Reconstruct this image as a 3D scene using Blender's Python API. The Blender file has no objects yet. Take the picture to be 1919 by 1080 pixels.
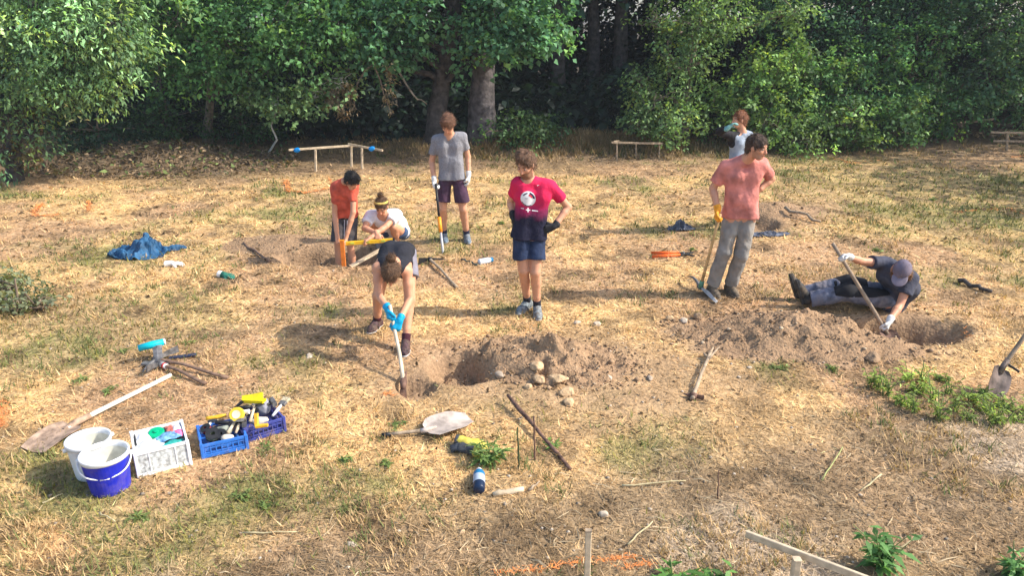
import bpy, math, random
import numpy as np
from mathutils import Vector, Matrix
from mathutils.bvhtree import BVHTree

# ------------------------------------------------------------------ camera, light, exposure
SC = bpy.context.scene
COL = SC.collection
FPX, CAMH, PITCH = 1400.0, 3.1, math.radians(20.2)
cam_d = bpy.data.cameras.new('camera')
cam_d.sensor_width = 36.0
cam_d.lens = FPX / 1919.0 * 36.0
cam_d.clip_start, cam_d.clip_end = 0.1, 600.0
cam = bpy.data.objects.new('camera', cam_d)
COL.objects.link(cam)
cam.location = (0, 0, CAMH)
cam.rotation_euler = (math.pi / 2 - PITCH, 0, 0)
SC.camera = cam

SUN_EL = math.radians(40.0)
SUN_AZ = math.radians(-3.0)      # measured from +x towards +y: the sun stands a little on the camera's side
world = bpy.data.worlds.new('World')
SC.world = world
world.use_nodes = True
wn = world.node_tree
sky = wn.nodes.new('ShaderNodeTexSky')
sky.sky_type = 'NISHITA'
sky.sun_disc = False
sky.sun_elevation = SUN_EL
sky.sun_rotation = math.pi / 2 - SUN_AZ
sky.air_density = 1.0
sky.dust_density = 2.0
bg = wn.nodes['Background']
bg.inputs['Strength'].default_value = 0.15
wn.links.new(sky.outputs[0], bg.inputs['Color'])
sun_d = bpy.data.lights.new('sun', 'SUN')
sun_d.energy = 3.1
sun_d.angle = math.radians(0.55)
sun_d.color = (1.0, 0.93, 0.82)
sun = bpy.data.objects.new('sun', sun_d)
COL.objects.link(sun)
sdir = Vector((math.cos(SUN_EL) * math.cos(SUN_AZ), math.cos(SUN_EL) * math.sin(SUN_AZ), math.sin(SUN_EL)))
sun.rotation_euler = sdir.to_track_quat('Z', 'Y').to_euler()
sun.location = sdir * 30
vs = SC.view_settings
vs.view_transform = 'Standard'
vs.look = 'None'
vs.exposure = 1.08
vs.gamma = 1.0
vs.use_curve_mapping = False
SC.cycles.use_denoising = True
SC.cycles.max_bounces = 6
SC.cycles.transparent_max_bounces = 4

# ------------------------------------------------------------------ small helpers
RNG = np.random.default_rng(11)
random.seed(5)
V = lambda *a: np.array(a, dtype=float)
def nrm(v):
    v = np.asarray(v, float)
    return v / (np.linalg.norm(v) + 1e-12)

def lerp(a, b, t): return np.asarray(a) * (1 - t) + np.asarray(b) * t
def ray(px, py):
    a = (px - 959.5) / FPX
    b = (540 - py) / FPX
    return V(a, math.cos(PITCH) + b * math.sin(PITCH), -math.sin(PITCH) + b * math.cos(PITCH))
def P(px, py, Y):                      # the point at distance Y into the place that a sight line meets
    r = ray(px, py)
    return V(0, 0, CAMH) + r * (Y / r[1])
def G(px, py, lift=0.0):               # the point on the ground
    r = ray(px, py)
    h = 0.0
    for _ in range(8):
        t = -(CAMH - h) / r[2]
        q = r * t
        h = 0.6 * float(H(q[0], q[1])) + 0.4 * h
    return V(q[0], q[1], float(H(q[0], q[1])) + lift)

def _hash(ix, iy, s):
    n = (ix.astype(np.int64) * 374761393 + iy.astype(np.int64) * 668265263 + s * 1274126177) & 0x7fffffff
    n = ((n ^ (n >> 13)) * 1274126177) & 0x7fffffff
    return ((n ^ (n >> 16)) & 0xffff) / 65535.0
def vnoise(x, y, s=0):
    x = np.asarray(x, float); y = np.asarray(y, float)
    ix = np.floor(x); iy = np.floor(y)
    fx = x - ix; fy = y - iy
    fx = fx * fx * (3 - 2 * fx); fy = fy * fy * (3 - 2 * fy)
    a = _hash(ix, iy, s); b = _hash(ix + 1, iy, s); c = _hash(ix, iy + 1, s); d = _hash(ix + 1, iy + 1, s)
    return (a * (1 - fx) + b * fx) * (1 - fy) + (c * (1 - fx) + d * fx) * fy
def fbm(x, y, s=0, o=4):
    v = 0; a = 0.5; f = 1.0
    for i in range(o):
        v = v + a * vnoise(np.asarray(x) * f + 17.3 * i, np.asarray(y) * f + 9.1 * i, s + i)
        a *= 0.5; f *= 2.03
    return v / (1 - 0.5 ** o)
def sstep(a, b, x):
    t = np.clip((np.asarray(x, float) - a) / (b - a), 0, 1)
    return t * t * (3 - 2 * t)

# ------------------------------------------------------------------ materials
MATS = {}
def mat(name, color, rough=0.8, var=0.12, vscale=12.0, bump=0.0, bscale=60.0, metal=0.0, spec=0.3, dirt=0.0):
    if name in MATS: return MATS[name]
    m = bpy.data.materials.new(name); m.use_nodes = True
    nt = m.node_tree; b = nt.nodes['Principled BSDF']
    b.inputs['Roughness'].default_value = rough
    b.inputs['Metallic'].default_value = metal
    b.inputs['Specular IOR Level'].default_value = spec
    tc = nt.nodes.new('ShaderNodeTexCoord')
    nz = nt.nodes.new('ShaderNodeTexNoise'); nz.inputs['Scale'].default_value = vscale
    nz.inputs['Detail'].default_value = 6
    nt.links.new(tc.outputs['Object'], nz.inputs['Vector'])
    rp = nt.nodes.new('ShaderNodeValToRGB')
    lo = [max(0, c * (1 - 2 * var)) for c in color]; hi = [min(1, c * (1 + 1.6 * var)) for c in color]
    rp.color_ramp.elements[0].position = 0.3; rp.color_ramp.elements[1].position = 0.7
    rp.color_ramp.elements[0].color = (*lo, 1); rp.color_ramp.elements[1].color = (*hi, 1)
    nt.links.new(nz.outputs['Fac'], rp.inputs['Fac'])
    out = rp.outputs['Color']
    if dirt > 0:
        n3 = nt.nodes.new('ShaderNodeTexNoise'); n3.inputs['Scale'].default_value = 7.0; n3.inputs['Detail'].default_value = 9; n3.inputs['Roughness'].default_value = 0.72
        nt.links.new(tc.outputs['Object'], n3.inputs['Vector'])
        mr = nt.nodes.new('ShaderNodeMapRange'); mr.inputs['From Min'].default_value = 0.47; mr.inputs['From Max'].default_value = 0.70; mr.inputs['To Max'].default_value = dirt
        nt.links.new(n3.outputs['Fac'], mr.inputs['Value'])
        mx = nt.nodes.new('ShaderNodeMix'); mx.data_type = 'RGBA'; mx.inputs['B'].default_value = (.30, .215, .135, 1)
        nt.links.new(mr.outputs[0], mx.inputs['Factor']); nt.links.new(out, mx.inputs['A']); out = mx.outputs['Result']
    nt.links.new(out, b.inputs['Base Color'])
    if bump > 0:
        n2 = nt.nodes.new('ShaderNodeTexNoise'); n2.inputs['Scale'].default_value = bscale; n2.inputs['Detail'].default_value = 4
        nt.links.new(tc.outputs['Object'], n2.inputs['Vector'])
        bp = nt.nodes.new('ShaderNodeBump'); bp.inputs['Strength'].default_value = bump; bp.inputs['Distance'].default_value = 0.02
        nt.links.new(n2.outputs['Fac'], bp.inputs['Height']); nt.links.new(bp.outputs['Normal'], b.inputs['Normal'])
    MATS[name] = m
    return m

def attr_mat(name, rough=0.9, translucent=0.0, bump=0.0, bscale=40.0, fine=0.0, fscale=30.0, spec=0.2):
    """colour from the 'col' attribute of the mesh, times fine grain"""
    if name in MATS: return MATS[name]
    m = bpy.data.materials.new(name); m.use_nodes = True
    nt = m.node_tree; b = nt.nodes['Principled BSDF']
    b.inputs['Roughness'].default_value = rough
    b.inputs['Specular IOR Level'].default_value = spec
    at = nt.nodes.new('ShaderNodeAttribute'); at.attribute_name = 'col'
    out = at.outputs['Color']
    tc = nt.nodes.new('ShaderNodeTexCoord')
    if fine > 0:
        nz = nt.nodes.new('ShaderNodeTexNoise'); nz.inputs['Scale'].default_value = fscale; nz.inputs['Detail'].default_value = 8
        nz.inputs['Roughness'].default_value = 0.7
        nt.links.new(tc.outputs['Object'], nz.inputs['Vector'])
        mr = nt.nodes.new('ShaderNodeMapRange')
        mr.inputs['From Min'].default_value = 0.28; mr.inputs['From Max'].default_value = 0.72
        mr.inputs['To Min'].default_value = 1 - fine; mr.inputs['To Max'].default_value = 1 + fine
        nt.links.new(nz.outputs['Fac'], mr.inputs['Value'])
        mx = nt.nodes.new('ShaderNodeVectorMath'); mx.operation = 'SCALE'
        nt.links.new(out, mx.inputs[0]); nt.links.new(mr.outputs[0], mx.inputs['Scale'])
        out = mx.outputs[0]
    nt.links.new(out, b.inputs['Base Color'])
    if bump > 0:
        n2 = nt.nodes.new('ShaderNodeTexNoise'); n2.inputs['Scale'].default_value = bscale; n2.inputs['Detail'].default_value = 6
        nt.links.new(tc.outputs['Object'], n2.inputs['Vector'])
        bp = nt.nodes.new('ShaderNodeBump'); bp.inputs['Strength'].default_value = bump; bp.inputs['Distance'].default_value = 0.03
        nt.links.new(n2.outputs['Fac'], bp.inputs['Height']); nt.links.new(bp.outputs['Normal'], b.inputs['Normal'])
    if translucent > 0:
        tr = nt.nodes.new('ShaderNodeBsdfTranslucent')
        ts = nt.nodes.new('ShaderNodeVectorMath'); ts.operation = 'MULTIPLY'
        ts.inputs[1].default_value = (1.25, 1.3, 0.6)
        nt.links.new(out, ts.inputs[0]); nt.links.new(ts.outputs[0], tr.inputs['Color'])
        mxs = nt.nodes.new('ShaderNodeMixShader'); mxs.inputs[0].default_value = translucent
        nt.links.new(b.outputs[0], mxs.inputs[1]); nt.links.new(tr.outputs[0], mxs.inputs[2])
        nt.links.new(mxs.outputs[0], nt.nodes['Material Output'].inputs['Surface'])
    MATS[name] = m
    return m

# ------------------------------------------------------------------ mesh and object helpers
def np_mesh(name, verts, faces, col=None, smooth=False):
    """verts (n,3); faces (m,k) with one k for all"""
    me = bpy.data.meshes.new(name)
    verts = np.ascontiguousarray(verts, dtype=np.float32); faces = np.ascontiguousarray(faces, dtype=np.int32)
    n, (m, k) = len(verts), faces.shape
    me.vertices.add(n); me.vertices.foreach_set('co', verts.ravel())
    me.loops.add(m * k); me.loops.foreach_set('vertex_index', faces.ravel())
    me.polygons.add(m); me.polygons.foreach_set('loop_start', np.arange(0, m * k, k, dtype=np.int32))
    if smooth: me.polygons.foreach_set('use_smooth', np.ones(m, dtype=bool))
    me.update(calc_edges=True)
    if col is not None:
        a = me.attributes.new('col', 'FLOAT_COLOR', 'POINT')
        c = np.ones((n, 4), dtype=np.float32); c[:, :3] = col
        a.data.foreach_set('color', c.ravel())
    return me

class MB:
    def __init__(s): s.v = []; s.f = []
    def add(s, vs, fs):
        o = len(s.v); s.v.extend([tuple(map(float, q)) for q in vs]); s.f.extend([tuple(o + i for i in f) for f in fs]); return s
    def box(s, c, ax, hs, taper=1.0):
        """centre, three axes, half sizes; chamfered long edges come from 8-corner ends"""
        c = np.asarray(c, float); X, Y, Z = [nrm(a) for a in ax]; hx, hy, hz = hs
        b = min(hx, hy, hz) * 0.3
        ring = [(hx - b, hy), (-hx + b, hy), (-hx, hy - b), (-hx, -hy + b), (-hx + b, -hy), (hx - b, -hy), (hx, -hy + b), (hx, hy - b)]
        vs = []
        for k, z in enumerate((-hz, hz)):
            sc = 1.0 if k == 0 else taper
            vs += [c + X * u * sc + Y * v * sc + Z * z for u, v in ring]
        fs = [tuple(range(7, -1, -1)), tuple(range(8, 16))] + [(i, (i + 1) % 8, 8 + (i + 1) % 8, 8 + i) for i in range(8)]
        return s.add(vs, fs)
    def bar(s, a, b, w, t, up=(0, 0, 1)):
        a = np.asarray(a, float); b = np.asarray(b, float); d = nrm(b - a)
        x = np.cross(d, up)
        if np.linalg.norm(x) < 1e-4: x = np.cross(d, (1, 0, 0))
        x = nrm(x); y = np.cross(x, d)
        return s.box((a + b) / 2, (x, y, d), (w / 2, t / 2, np.linalg.norm(b - a) / 2))
    def tube(s, pts, rad, n=8, flat=1.0, up=(0, 0, 1)):
        pts = [np.asarray(q, float) for q in pts]
        if np.isscalar(rad): rad = [rad] * len(pts)
        vs = []; x0 = None
        for i, q in enumerate(pts):
            d = nrm(pts[min(i + 1, len(pts) - 1)] - pts[max(i - 1, 0)])
            if x0 is None:
                x0 = np.cross(d, up)
                if np.linalg.norm(x0) < 0.05: x0 = np.cross(d, (0, 1, 0))
            x = nrm(x0 - d * np.dot(x0, d)); x0 = x; y = np.cross(d, x)
            for k in range(n):
                an = 2 * math.pi * k / n
                vs.append(q + rad[i] * (x * math.cos(an) + y * math.sin(an) * flat))
        fs = []
        for i in range(len(pts) - 1):
            for k in range(n):
                fs.append((i * n + k, i * n + (k + 1) % n, (i + 1) * n + (k + 1) % n, (i + 1) * n + k))
        fs.append(tuple(range(n - 1, -1, -1))); fs.append(tuple(range((len(pts) - 1) * n, len(pts) * n)))
        return s.add(vs, fs)
    def lathe(s, c, prof, n=32, axis=(0, 0, 1), close=False):
        c = np.asarray(c, float); z = nrm(axis)
        x = np.cross(z, (0, 1, 0)) if abs(z[1]) < 0.9 else np.cross(z, (1, 0, 0))
        x = nrm(x); y = np.cross(z, x); vs = []; fs = []
        for r, h in prof:
            for k in range(n):
                an = 2 * math.pi * k / n
                vs.append(c + z * h + r * (x * math.cos(an) + y * math.sin(an)))
        for i in range(len(prof) - 1):
            for k in range(n):
                fs.append((i * n + k, i * n + (k + 1) % n, (i + 1) * n + (k + 1) % n, (i + 1) * n + k))
        if close: fs.append(tuple(range((len(prof) - 1) * n, len(prof) * n)))
        return s.add(vs, fs)
    def sheet(s, grid, thick=0.004):
        """grid[i][j] of points -> closed thin slab"""
        g = np.asarray(grid, float); a, b = g.shape[:2]
        du = np.gradient(g, axis=0); dv = np.gradient(g, axis=1)
        nn = np.cross(du, dv); nn /= (np.linalg.norm(nn, axis=2, keepdims=True) + 1e-9)
        top = (g + nn * thick / 2).reshape(-1, 3); bot = (g - nn * thick / 2).reshape(-1, 3)
        N = a * b; fs = []
        for i in range(a - 1):
            for j in range(b - 1):
                q = (i * b + j, (i + 1) * b + j, (i + 1) * b + j + 1, i * b + j + 1)
                fs.append(q); fs.append(tuple(N + k for k in q[::-1]))
        ed = [(i * b) for i in range(a)] + [(a - 1) * b + j for j in range(1, b)] + [i * b + b - 1 for i in range(a - 2, -1, -1)] + [j for j in range(b - 2, 0, -1)]
        for k in range(len(ed)):
            p, q = ed[k], ed[(k + 1) % len(ed)]
            fs.append((p, N + p, N + q, q)[::-1])
        return s.add(np.vstack([top, bot]), fs)
    def mesh(s, name, off=(0, 0, 0), smooth=False):
        me = bpy.data.meshes.new(name)
        v = np.asarray(s.v) - np.asarray(off)
        me.from_pydata([tuple(q) for q in v], [], s.f)
        if smooth: me.polygons.foreach_set('use_smooth', np.ones(len(me.polygons), dtype=bool))
        me.update()
        return me

def wloc(o):
    l = np.zeros(3)
    while o is not None:
        l += np.array(o.location); o = o.parent
    return l
def tag(o, label=None, cat=None, group=None, kind=None):
    if label: o['label'] = label
    if cat: o['category'] = cat
    if group: o['group'] = group
    if kind: o['kind'] = kind
    return o
def thing(name, label, cat, loc, group=None):
    o = bpy.data.objects.new(name, None); COL.objects.link(o)
    o.empty_display_size = 0.1
    o.location = tuple(map(float, loc))
    return tag(o, label, cat, group)
def obj(name, mb, m, parent=None, smooth=False, kind=None, label=None, off=None):
    """one mesh object; world-space vertices are stored relative to the parent (or to off)"""
    o_ = wloc(parent) if parent is not None else (np.zeros(3) if off is None else np.asarray(off, float))
    me = mb.mesh(name, o_, smooth) if isinstance(mb, MB) else mb
    if not isinstance(mb, MB) and np.abs(o_).sum() > 0:
        co = np.empty(len(me.vertices) * 3, dtype=np.float32); me.vertices.foreach_get('co', co)
        co = co.reshape(-1, 3) - o_.astype(np.float32); me.vertices.foreach_set('co', co.ravel()); me.update()
    me.materials.append(m)
    o = bpy.data.objects.new(name, me); COL.objects.link(o)
    if parent is not None: o.parent = parent
    elif off is not None: o.location = tuple(map(float, off))
    return tag(o, label, None, None, kind)

# ------------------------------------------------------------------ the ground
# pits: centre x, y, half sizes, turn, depth
PITS = [(-0.48, 6.30, 0.34, 0.38, 0.3, 0.23),
        (4.12, 7.20, 0.68, 0.38, 0.1, 0.34),
        (-2.30, 9.72, 0.95, 0.42, 0.05, 0.38),
        (3.80, 11.35, 0.42, 0.45, 0.0, 0.20),
        (-0.86, 5.95, 0.20, 0.24, 0.3, 0.10)]
HEAPS = [  # spoil heaps: centre x, y, half sizes, turn, height
         (0.34, 6.45, 0.80, 0.48, -0.25, 0.21),
         (2.92, 7.02, 1.18, 0.60, -0.12, 0.30),
         (4.35, 12.1, 0.8, 0.45, 0.1, 0.16),
         (-3.3, 10.35, 0.9, 0.45, 0.0, 0.12)]
def _ell(x, y, e):
    cx, cy, a, b, rot = e[:5]
    dx = x - cx; dy = y - cy; c, s_ = math.cos(rot), math.sin(rot)
    u = (dx * c + dy * s_) / a; v = (-dx * s_ + dy * c) / b
    return np.sqrt(u * u + v * v)
def H(x, y):
    x = np.asarray(x, float); y = np.asarray(y, float)
    h = 0.10 * (fbm(x * 0.22 + 3, y * 0.22, 3, 3) - 0.5) + 0.05 * (fbm(x * 1.1, y * 1.1, 7, 3) - 0.5)
    h = h + 0.022 * (fbm(x * 6.0, y * 6.0, 12, 3) - 0.5)
    h = h + 0.25 * sstep(16.5, 22, y) + 0.5 * sstep(22, 60, y)
    # the low bank with tall dry grass in front of the wood
    h = h + 0.22 * np.exp(-((x - 1.2) / 2.6) ** 2 - ((y - 18.3) / 0.9) ** 2)
    for e in PITS:
        r = _ell(x, y, e) + 0.55 * (fbm(x * 3.6, y * 3.6, 21, 4) - 0.5)
        k_ = 1 - sstep(0.60, 1.05, r)
        h = h - e[5] * k_ + k_ * (0.17 * (fbm(x * 7, y * 7, 23, 4) - 0.5))
    return h
def soil_mask(x, y):
    m = np.zeros_like(np.asarray(x, float))
    for e in PITS: m = np.maximum(m, 1 - sstep(0.85, 1.5, _ell(x, y, e) + 0.6 * (fbm(x * 3, y * 3, 31, 3) - 0.5)))
    for e in HEAPS: m = np.maximum(m, 1 - sstep(0.9, 1.35, _ell(x, y, e) + 0.7 * (fbm(x * 3, y * 3, 33, 3) - 0.5)))
    # trodden earth between the two front heaps
    m = np.maximum(m, 0.75 * (1 - sstep(0.5, 1.2, _ell(x, y, (0.3, 6.2, 2.2, 1.0, 0)) + 0.8 * (fbm(x * 2, y * 2, 35, 3) - 0.5))))
    return m
STRAW, EARTH, GREEN, FRONT_TONE, SOIL, LITTER = [V(*c) for c in ((.60, .402, .195), (.475, .308, .175), (.235, .222, .085), (.30, .215, .13), (.30, .195, .115), (.215, .150, .092))]
def green_mask(x, y):
    g = 0.75 * sstep(0.52, 0.74, fbm(x * 0.9 + 5, y * 0.9, 41, 4))
    g = g * (0.4 + 0.9 * sstep(0.40, 0.62, fbm(x * 2.3, y * 2.3, 44, 3)))
    # greener turf far to one side, by the bush and around the long spade
    g = g + 0.5 * (1 - sstep(0.3, 1.2, _ell(x, y, (7.5, 13.5, 4.5, 3.5, 0)) + 0.9 * (fbm(x * 1.2, y * 1.2, 46, 3) - 0.5)))
    g = g + 0.42 * (1 - sstep(0.3, 1.2, _ell(x, y, (-4.6, 7.3, 2.0, 1.4, 0)) + 0.9 * (fbm(x * 1.6, y * 1.6, 47, 3) - 0.5)))
    g = g + 0.30 * (1 - sstep(0.3, 1.2, _ell(x, y, (-1.5, 11.0, 2.8, 1.3, 0)) + 0.9 * (fbm(x * 1.6, y * 1.6, 48, 3) - 0.5)))
    g = g + 0.35 * (1 - sstep(0.3, 1.2, _ell(x, y, (-1.5, 4.25, 1.1, 0.5, 0.3)) + 0.9 * (fbm(x * 1.6, y * 1.6, 49, 3) - 0.5)))
    return np.clip(g, 0, 1)
def front_mask(x, y):  # greyer, darker ground towards the front, reaching further back on one side
    m = sstep(4.9, 4.0, y + 0.9 * (fbm(x * 1.1, y * 1.1, 51, 3) - 0.5) - 0.42 * np.clip(x, -3.5, 2.6))
    m = m * (0.55 + 0.6 * fbm(x * 2.4, y * 2.4, 53, 3))
    return np.clip(m, 0, 1)
def litter_mask(x, y):
    m = sstep(14.2, 16.2, y + 1.6 * (fbm(x * 0.5, y * 0.5, 55, 3) - 0.5) - 0.10 * np.clip(x + 2, -12, 0) * -1.0 * 0 + 0.16 * np.clip(-x - 3, 0, 10) - 0.34 * np.clip(x, 0, 6))
    return np.clip(m, 0, 1)
def gcol(x, y):
    x = np.asarray(x, float); y = np.asarray(y, float)
    def mix(a, b, t): return a * (1 - t[..., None]) + b * t[..., None]
    c = mix(STRAW + 0 * x[..., None], EARTH + 0 * x[..., None], sstep(0.40, 0.66, fbm(x * 0.9, y * 0.9, 61, 4)))
    c = mix(c, GREEN, green_mask(x, y) * 0.8)
    c = mix(c, FRONT_TONE, front_mask(x, y))
    c = mix(c, V(.17, .115, .065), 0.62 * sstep(0.54, 0.70, fbm(x * 3.1 + 2, y * 3.1, 63, 4)) * (1 - soil_mask(x, y)))
    c = mix(c, V(.47, .37, .27), 0.8 * sstep(0.62, 0.72, fbm(x * 0.8 + 4, y * 0.8, 67, 3)) * front_mask(x, y))
    c = mix(c, SOIL, soil_mask(x, y))
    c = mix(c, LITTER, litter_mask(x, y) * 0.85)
    c = mix(c, V(.075, .06, .042), sstep(18.3, 19.6, y - .9 * np.exp(-((x - 1.5) / 2.2) ** 2) + 1.2 * (fbm(x * .8, y * .8, 57, 3) - .5) + .8 * sstep(11, 15, np.abs(x))))  # dark leaf mould of the wood floor, with the wood's shade painted in
    c = c * (0.72 + 0.56 * fbm(x * 5, y * 5, 71, 3))[..., None]
    return c

def axis_steps(segs):
    out = [segs[0][0]]
    for a, b, d0, d1 in segs:
        q = a; n = max(2, int(round((b - a) / ((d0 + d1) / 2))))
        t = np.arange(1, n + 1) / n
        w = d0 * t + (d1 - d0) * t * t / 2
        out += list(a + (b - a) * w / w[-1])
    return np.array(out)
ys = axis_steps([(-60, -4, 14, 2), (-4, 2.8, 1.5, 0.06), (2.8, 8, 0.035, 0.045), (8, 13, 0.05, 0.1), (13, 22, 0.12, 0.3), (22, 45, 0.8, 3), (45, 260, 6, 50)])
xp = axis_steps([(0, 5.2, 0.04, 0.045), (5.2, 9, 0.06, 0.12), (9, 16, 0.15, 0.4), (16, 40, 1, 4), (40, 260, 8, 50)])
xs_ = np.concatenate([-xp[:0:-1], xp])
GX, GY = np.meshgrid(xs_, ys, indexing='ij')
gz = H(GX, GY)
gv = np.stack([GX, GY, gz], -1).reshape(-1, 3)
nx_, ny_ = GX.shape
ii, jj = np.meshgrid(np.arange(nx_ - 1), np.arange(ny_ - 1), indexing='ij')
q0 = (ii * ny_ + jj).ravel()
gf = np.stack([q0, q0 + ny_, q0 + ny_ + 1, q0 + 1], -1)
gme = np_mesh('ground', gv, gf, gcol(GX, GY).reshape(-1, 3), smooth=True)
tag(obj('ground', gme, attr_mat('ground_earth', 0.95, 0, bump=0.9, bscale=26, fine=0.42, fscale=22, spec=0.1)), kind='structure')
# ------------------------------------------------------------------ foliage
LEAF = attr_mat('leaf', 0.55, 0.38, spec=0.3)
BLADE = attr_mat('grass_blade', 0.8, 0.2, spec=0.15)
BARK = mat('bark', (.075, .064, .060), 0.95, 0.3, 9, 1.0, 22)
BARK_L = mat('pale_bark', (.24, .20, .155), 0.95, 0.3, 14, 0.8, 30)
TWIG = mat('dry_twig', (.19, .14, .10), 0.95, 0.25, 14)
def rdir(n, rg):
    d = rg.normal(size=(n, 3)); return d / np.linalg.norm(d, axis=1, keepdims=True)
def leaves(pos, nor, ax, ln, wd, col, fold=0.25):
    """n folded leaf blades, a quad each"""
    ax = ax - nor * np.sum(ax * nor, 1, keepdims=True); ax /= np.linalg.norm(ax, axis=1, keepdims=True) + 1e-9
    sd = np.cross(nor, ax)
    ln = np.asarray(ln)[:, None]; wd = np.asarray(wd)[:, None]
    a = pos; tip = pos + ax * ln - nor * ln * 0.12
    l = pos + ax * ln * 0.42 + sd * wd * .5 + nor * wd * fold; r = pos + ax * ln * 0.42 - sd * wd * .5 + nor * wd * fold
    v = np.stack([a, r, tip, l], 1).reshape(-1, 3)
    f = np.arange(len(pos) * 4).reshape(-1, 4)
    return v, f, np.repeat(col, 4, 0)
class Leaves:
    def __init__(s): s.v = []; s.f = []; s.c = []; s.n = 0
    def add(s, v, f, c): s.v.append(v); s.f.append(f + s.n); s.c.append(c); s.n += len(v)
    def mesh(s, name): return np_mesh(name, np.concatenate(s.v), np.concatenate(s.f), np.clip(np.concatenate(s.c), 0, 1))
def lobe_leaves(L, c, r, clumps, per, size, col, rg, sig=0.17, droop=0.25, inner=0.45, jit=0.28, yel=0.12, asp=0.6):
    """clumps of leaves spread through an uneven ellipsoid; returns the clump centres"""
    d = rdir(clumps, rg); rad = inner + (1.08 - inner) * rg.random(clumps) ** 0.6
    lump = 1 + 0.28 * np.sin(d[:, 0] * 4 + d[:, 2] * 3 + c[0]) + 0.18 * np.sin(d[:, 1] * 7 + d[:, 2] * 6 + c[1])
    cc = np.asarray(c) + d * np.asarray(r) * (rad * lump)[:, None]
    cc = cc[cc[:, 2] > H(cc[:, 0], cc[:, 1]) + 0.08]
    m = len(cc); n = m * per
    tone = np.exp(rg.normal(0, jit, (m, 1))) * np.asarray(col)[None]
    yw = (rg.random((m, 1)) < yel) * rg.random((m, 1)); tone = tone * (1 - yw) + tone * V(1.9, 1.45, .8) * yw
    ci = np.repeat(np.arange(m), per)
    out = (cc - np.asarray(c)) / (np.asarray(r) + 1e-6); out /= np.linalg.norm(out, axis=1, keepdims=True) + 1e-6
    tw = nrm_rows(out * V(1, 1, .6) + rg.normal(0, .5, (m, 3)) - V(0, 0, droop))
    t = rg.random(n)[:, None] * 2 - 0.9
    pos = cc[ci] + tw[ci] * t * sig * 1.5 + rg.normal(0, sig * .5, (n, 3)) * V(1, 1, .7)
    nor = nrm_rows(out[ci] * .35 + V(0, 0, .75) + rg.normal(0, .55, (n, 3)))
    axd = nrm_rows(tw[ci] * .6 + rg.normal(0, .7, (n, 3)) - V(0, 0, droop * 1.5))
    ln = size * (0.65 + 0.7 * rg.random(n)); lc = tone[ci] * np.exp(rg.normal(0, .16, (n, 1)))
    L.add(*leaves(pos, nor, axd, ln, ln * asp, lc))
    return cc
def nrm_rows(a): return a / (np.linalg.norm(a, axis=1, keepdims=True) + 1e-9)
def wob(a, b, n, amp, rg):
    a = np.asarray(a, float); b = np.asarray(b, float)
    pts = [lerp(a, b, t) for t in np.linspace(0, 1, n)]
    return [p + (rg.normal(0, amp, 3) if 0 < i < n - 1 else 0) for i, p in enumerate(pts)]

def tree(name, label, cat, trunk, r0, r1, lobes, col, size=.11, seed=1, per=14, dens=1.0, bark=None, group=None, droop=.25, twigs=10, sig=.17, yel=.12, upper=None, asp=.6, limb=True, jit=.28):
    """trunk: list of points; lobes: (centre, radii, clumps); upper: lobes above, with larger leaves"""
    rg = np.random.default_rng(seed)
    bark = bark or BARK
    root = thing(name, label, cat, trunk[0], group)
    tb = MB(); n = len(trunk); pts = []; rr = []
    for i in range(n - 1):
        w = wob(trunk[i], trunk[i + 1], 5, r0 * .10, rg); pts += w[:-1] if i < n - 2 else w
    for i in range(len(pts)):
        t = i / (len(pts) - 1); rr.append((r0 * (1 - t) + r1 * t) * (1 + .45 * math.exp(-t * 14)) * (1 + .05 * rg.normal()))
    pts[0] = pts[0] - V(0, 0, .25)
    tb.tube(pts, rr, 14)
    obj('trunk', tb, bark, root, smooth=True)
    L = Leaves()
    for k, (lb, big) in enumerate([(l, 0) for l in lobes] + [(l, 1) for l in (upper or [])]):
        c, r, cl = lb; br = MB()
        cl = max(3, int(cl * dens * (1.0 if big else 1.02))); size_ = size * (2.1 if big else .80)
        c = np.asarray(c, float); r = np.asarray(r, float) * np.ones(3)
        cc = lobe_leaves(L, c, r, cl, int(per * 1.4) if not big else max(6, per // 2), size_, col * V(1.0, 1.10, 1.02) * 1.6, rg, sig * (1 if not big else 2.0), droop, yel=yel, asp=asp, jit=jit)
        if True:
            j = min(range(len(pts)), key=lambda q: abs(pts[q][2] - (c[2] - .35 * np.linalg.norm(c[:2] - pts[q][:2]))))
            br.tube(wob(pts[j], c, 6, .07, rg), list(np.linspace(min(rr[j] * .6, .09), .022, 6)), 6)
        for q in cc[rg.permutation(len(cc))[:twigs if not big else 4]]:
            br.tube(wob(c, q, 4, .06, rg), [.018, .012, .009, .004], 4)
        if br.v: obj('branch', br, bark, root, smooth=True)
    obj('crown', L.mesh('crown'), LEAF, root)
    return root

def LB(px, py, Y, rx, ry, rz, n): return (P(px, py, Y), V(rx, ry, rz), n)
GA, GB, GC, GD, GE = V(.13, .175, .085), V(.055, .110, .042), V(.042, .088, .045), V(.075, .115, .045), V(.026, .055, .040)

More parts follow.
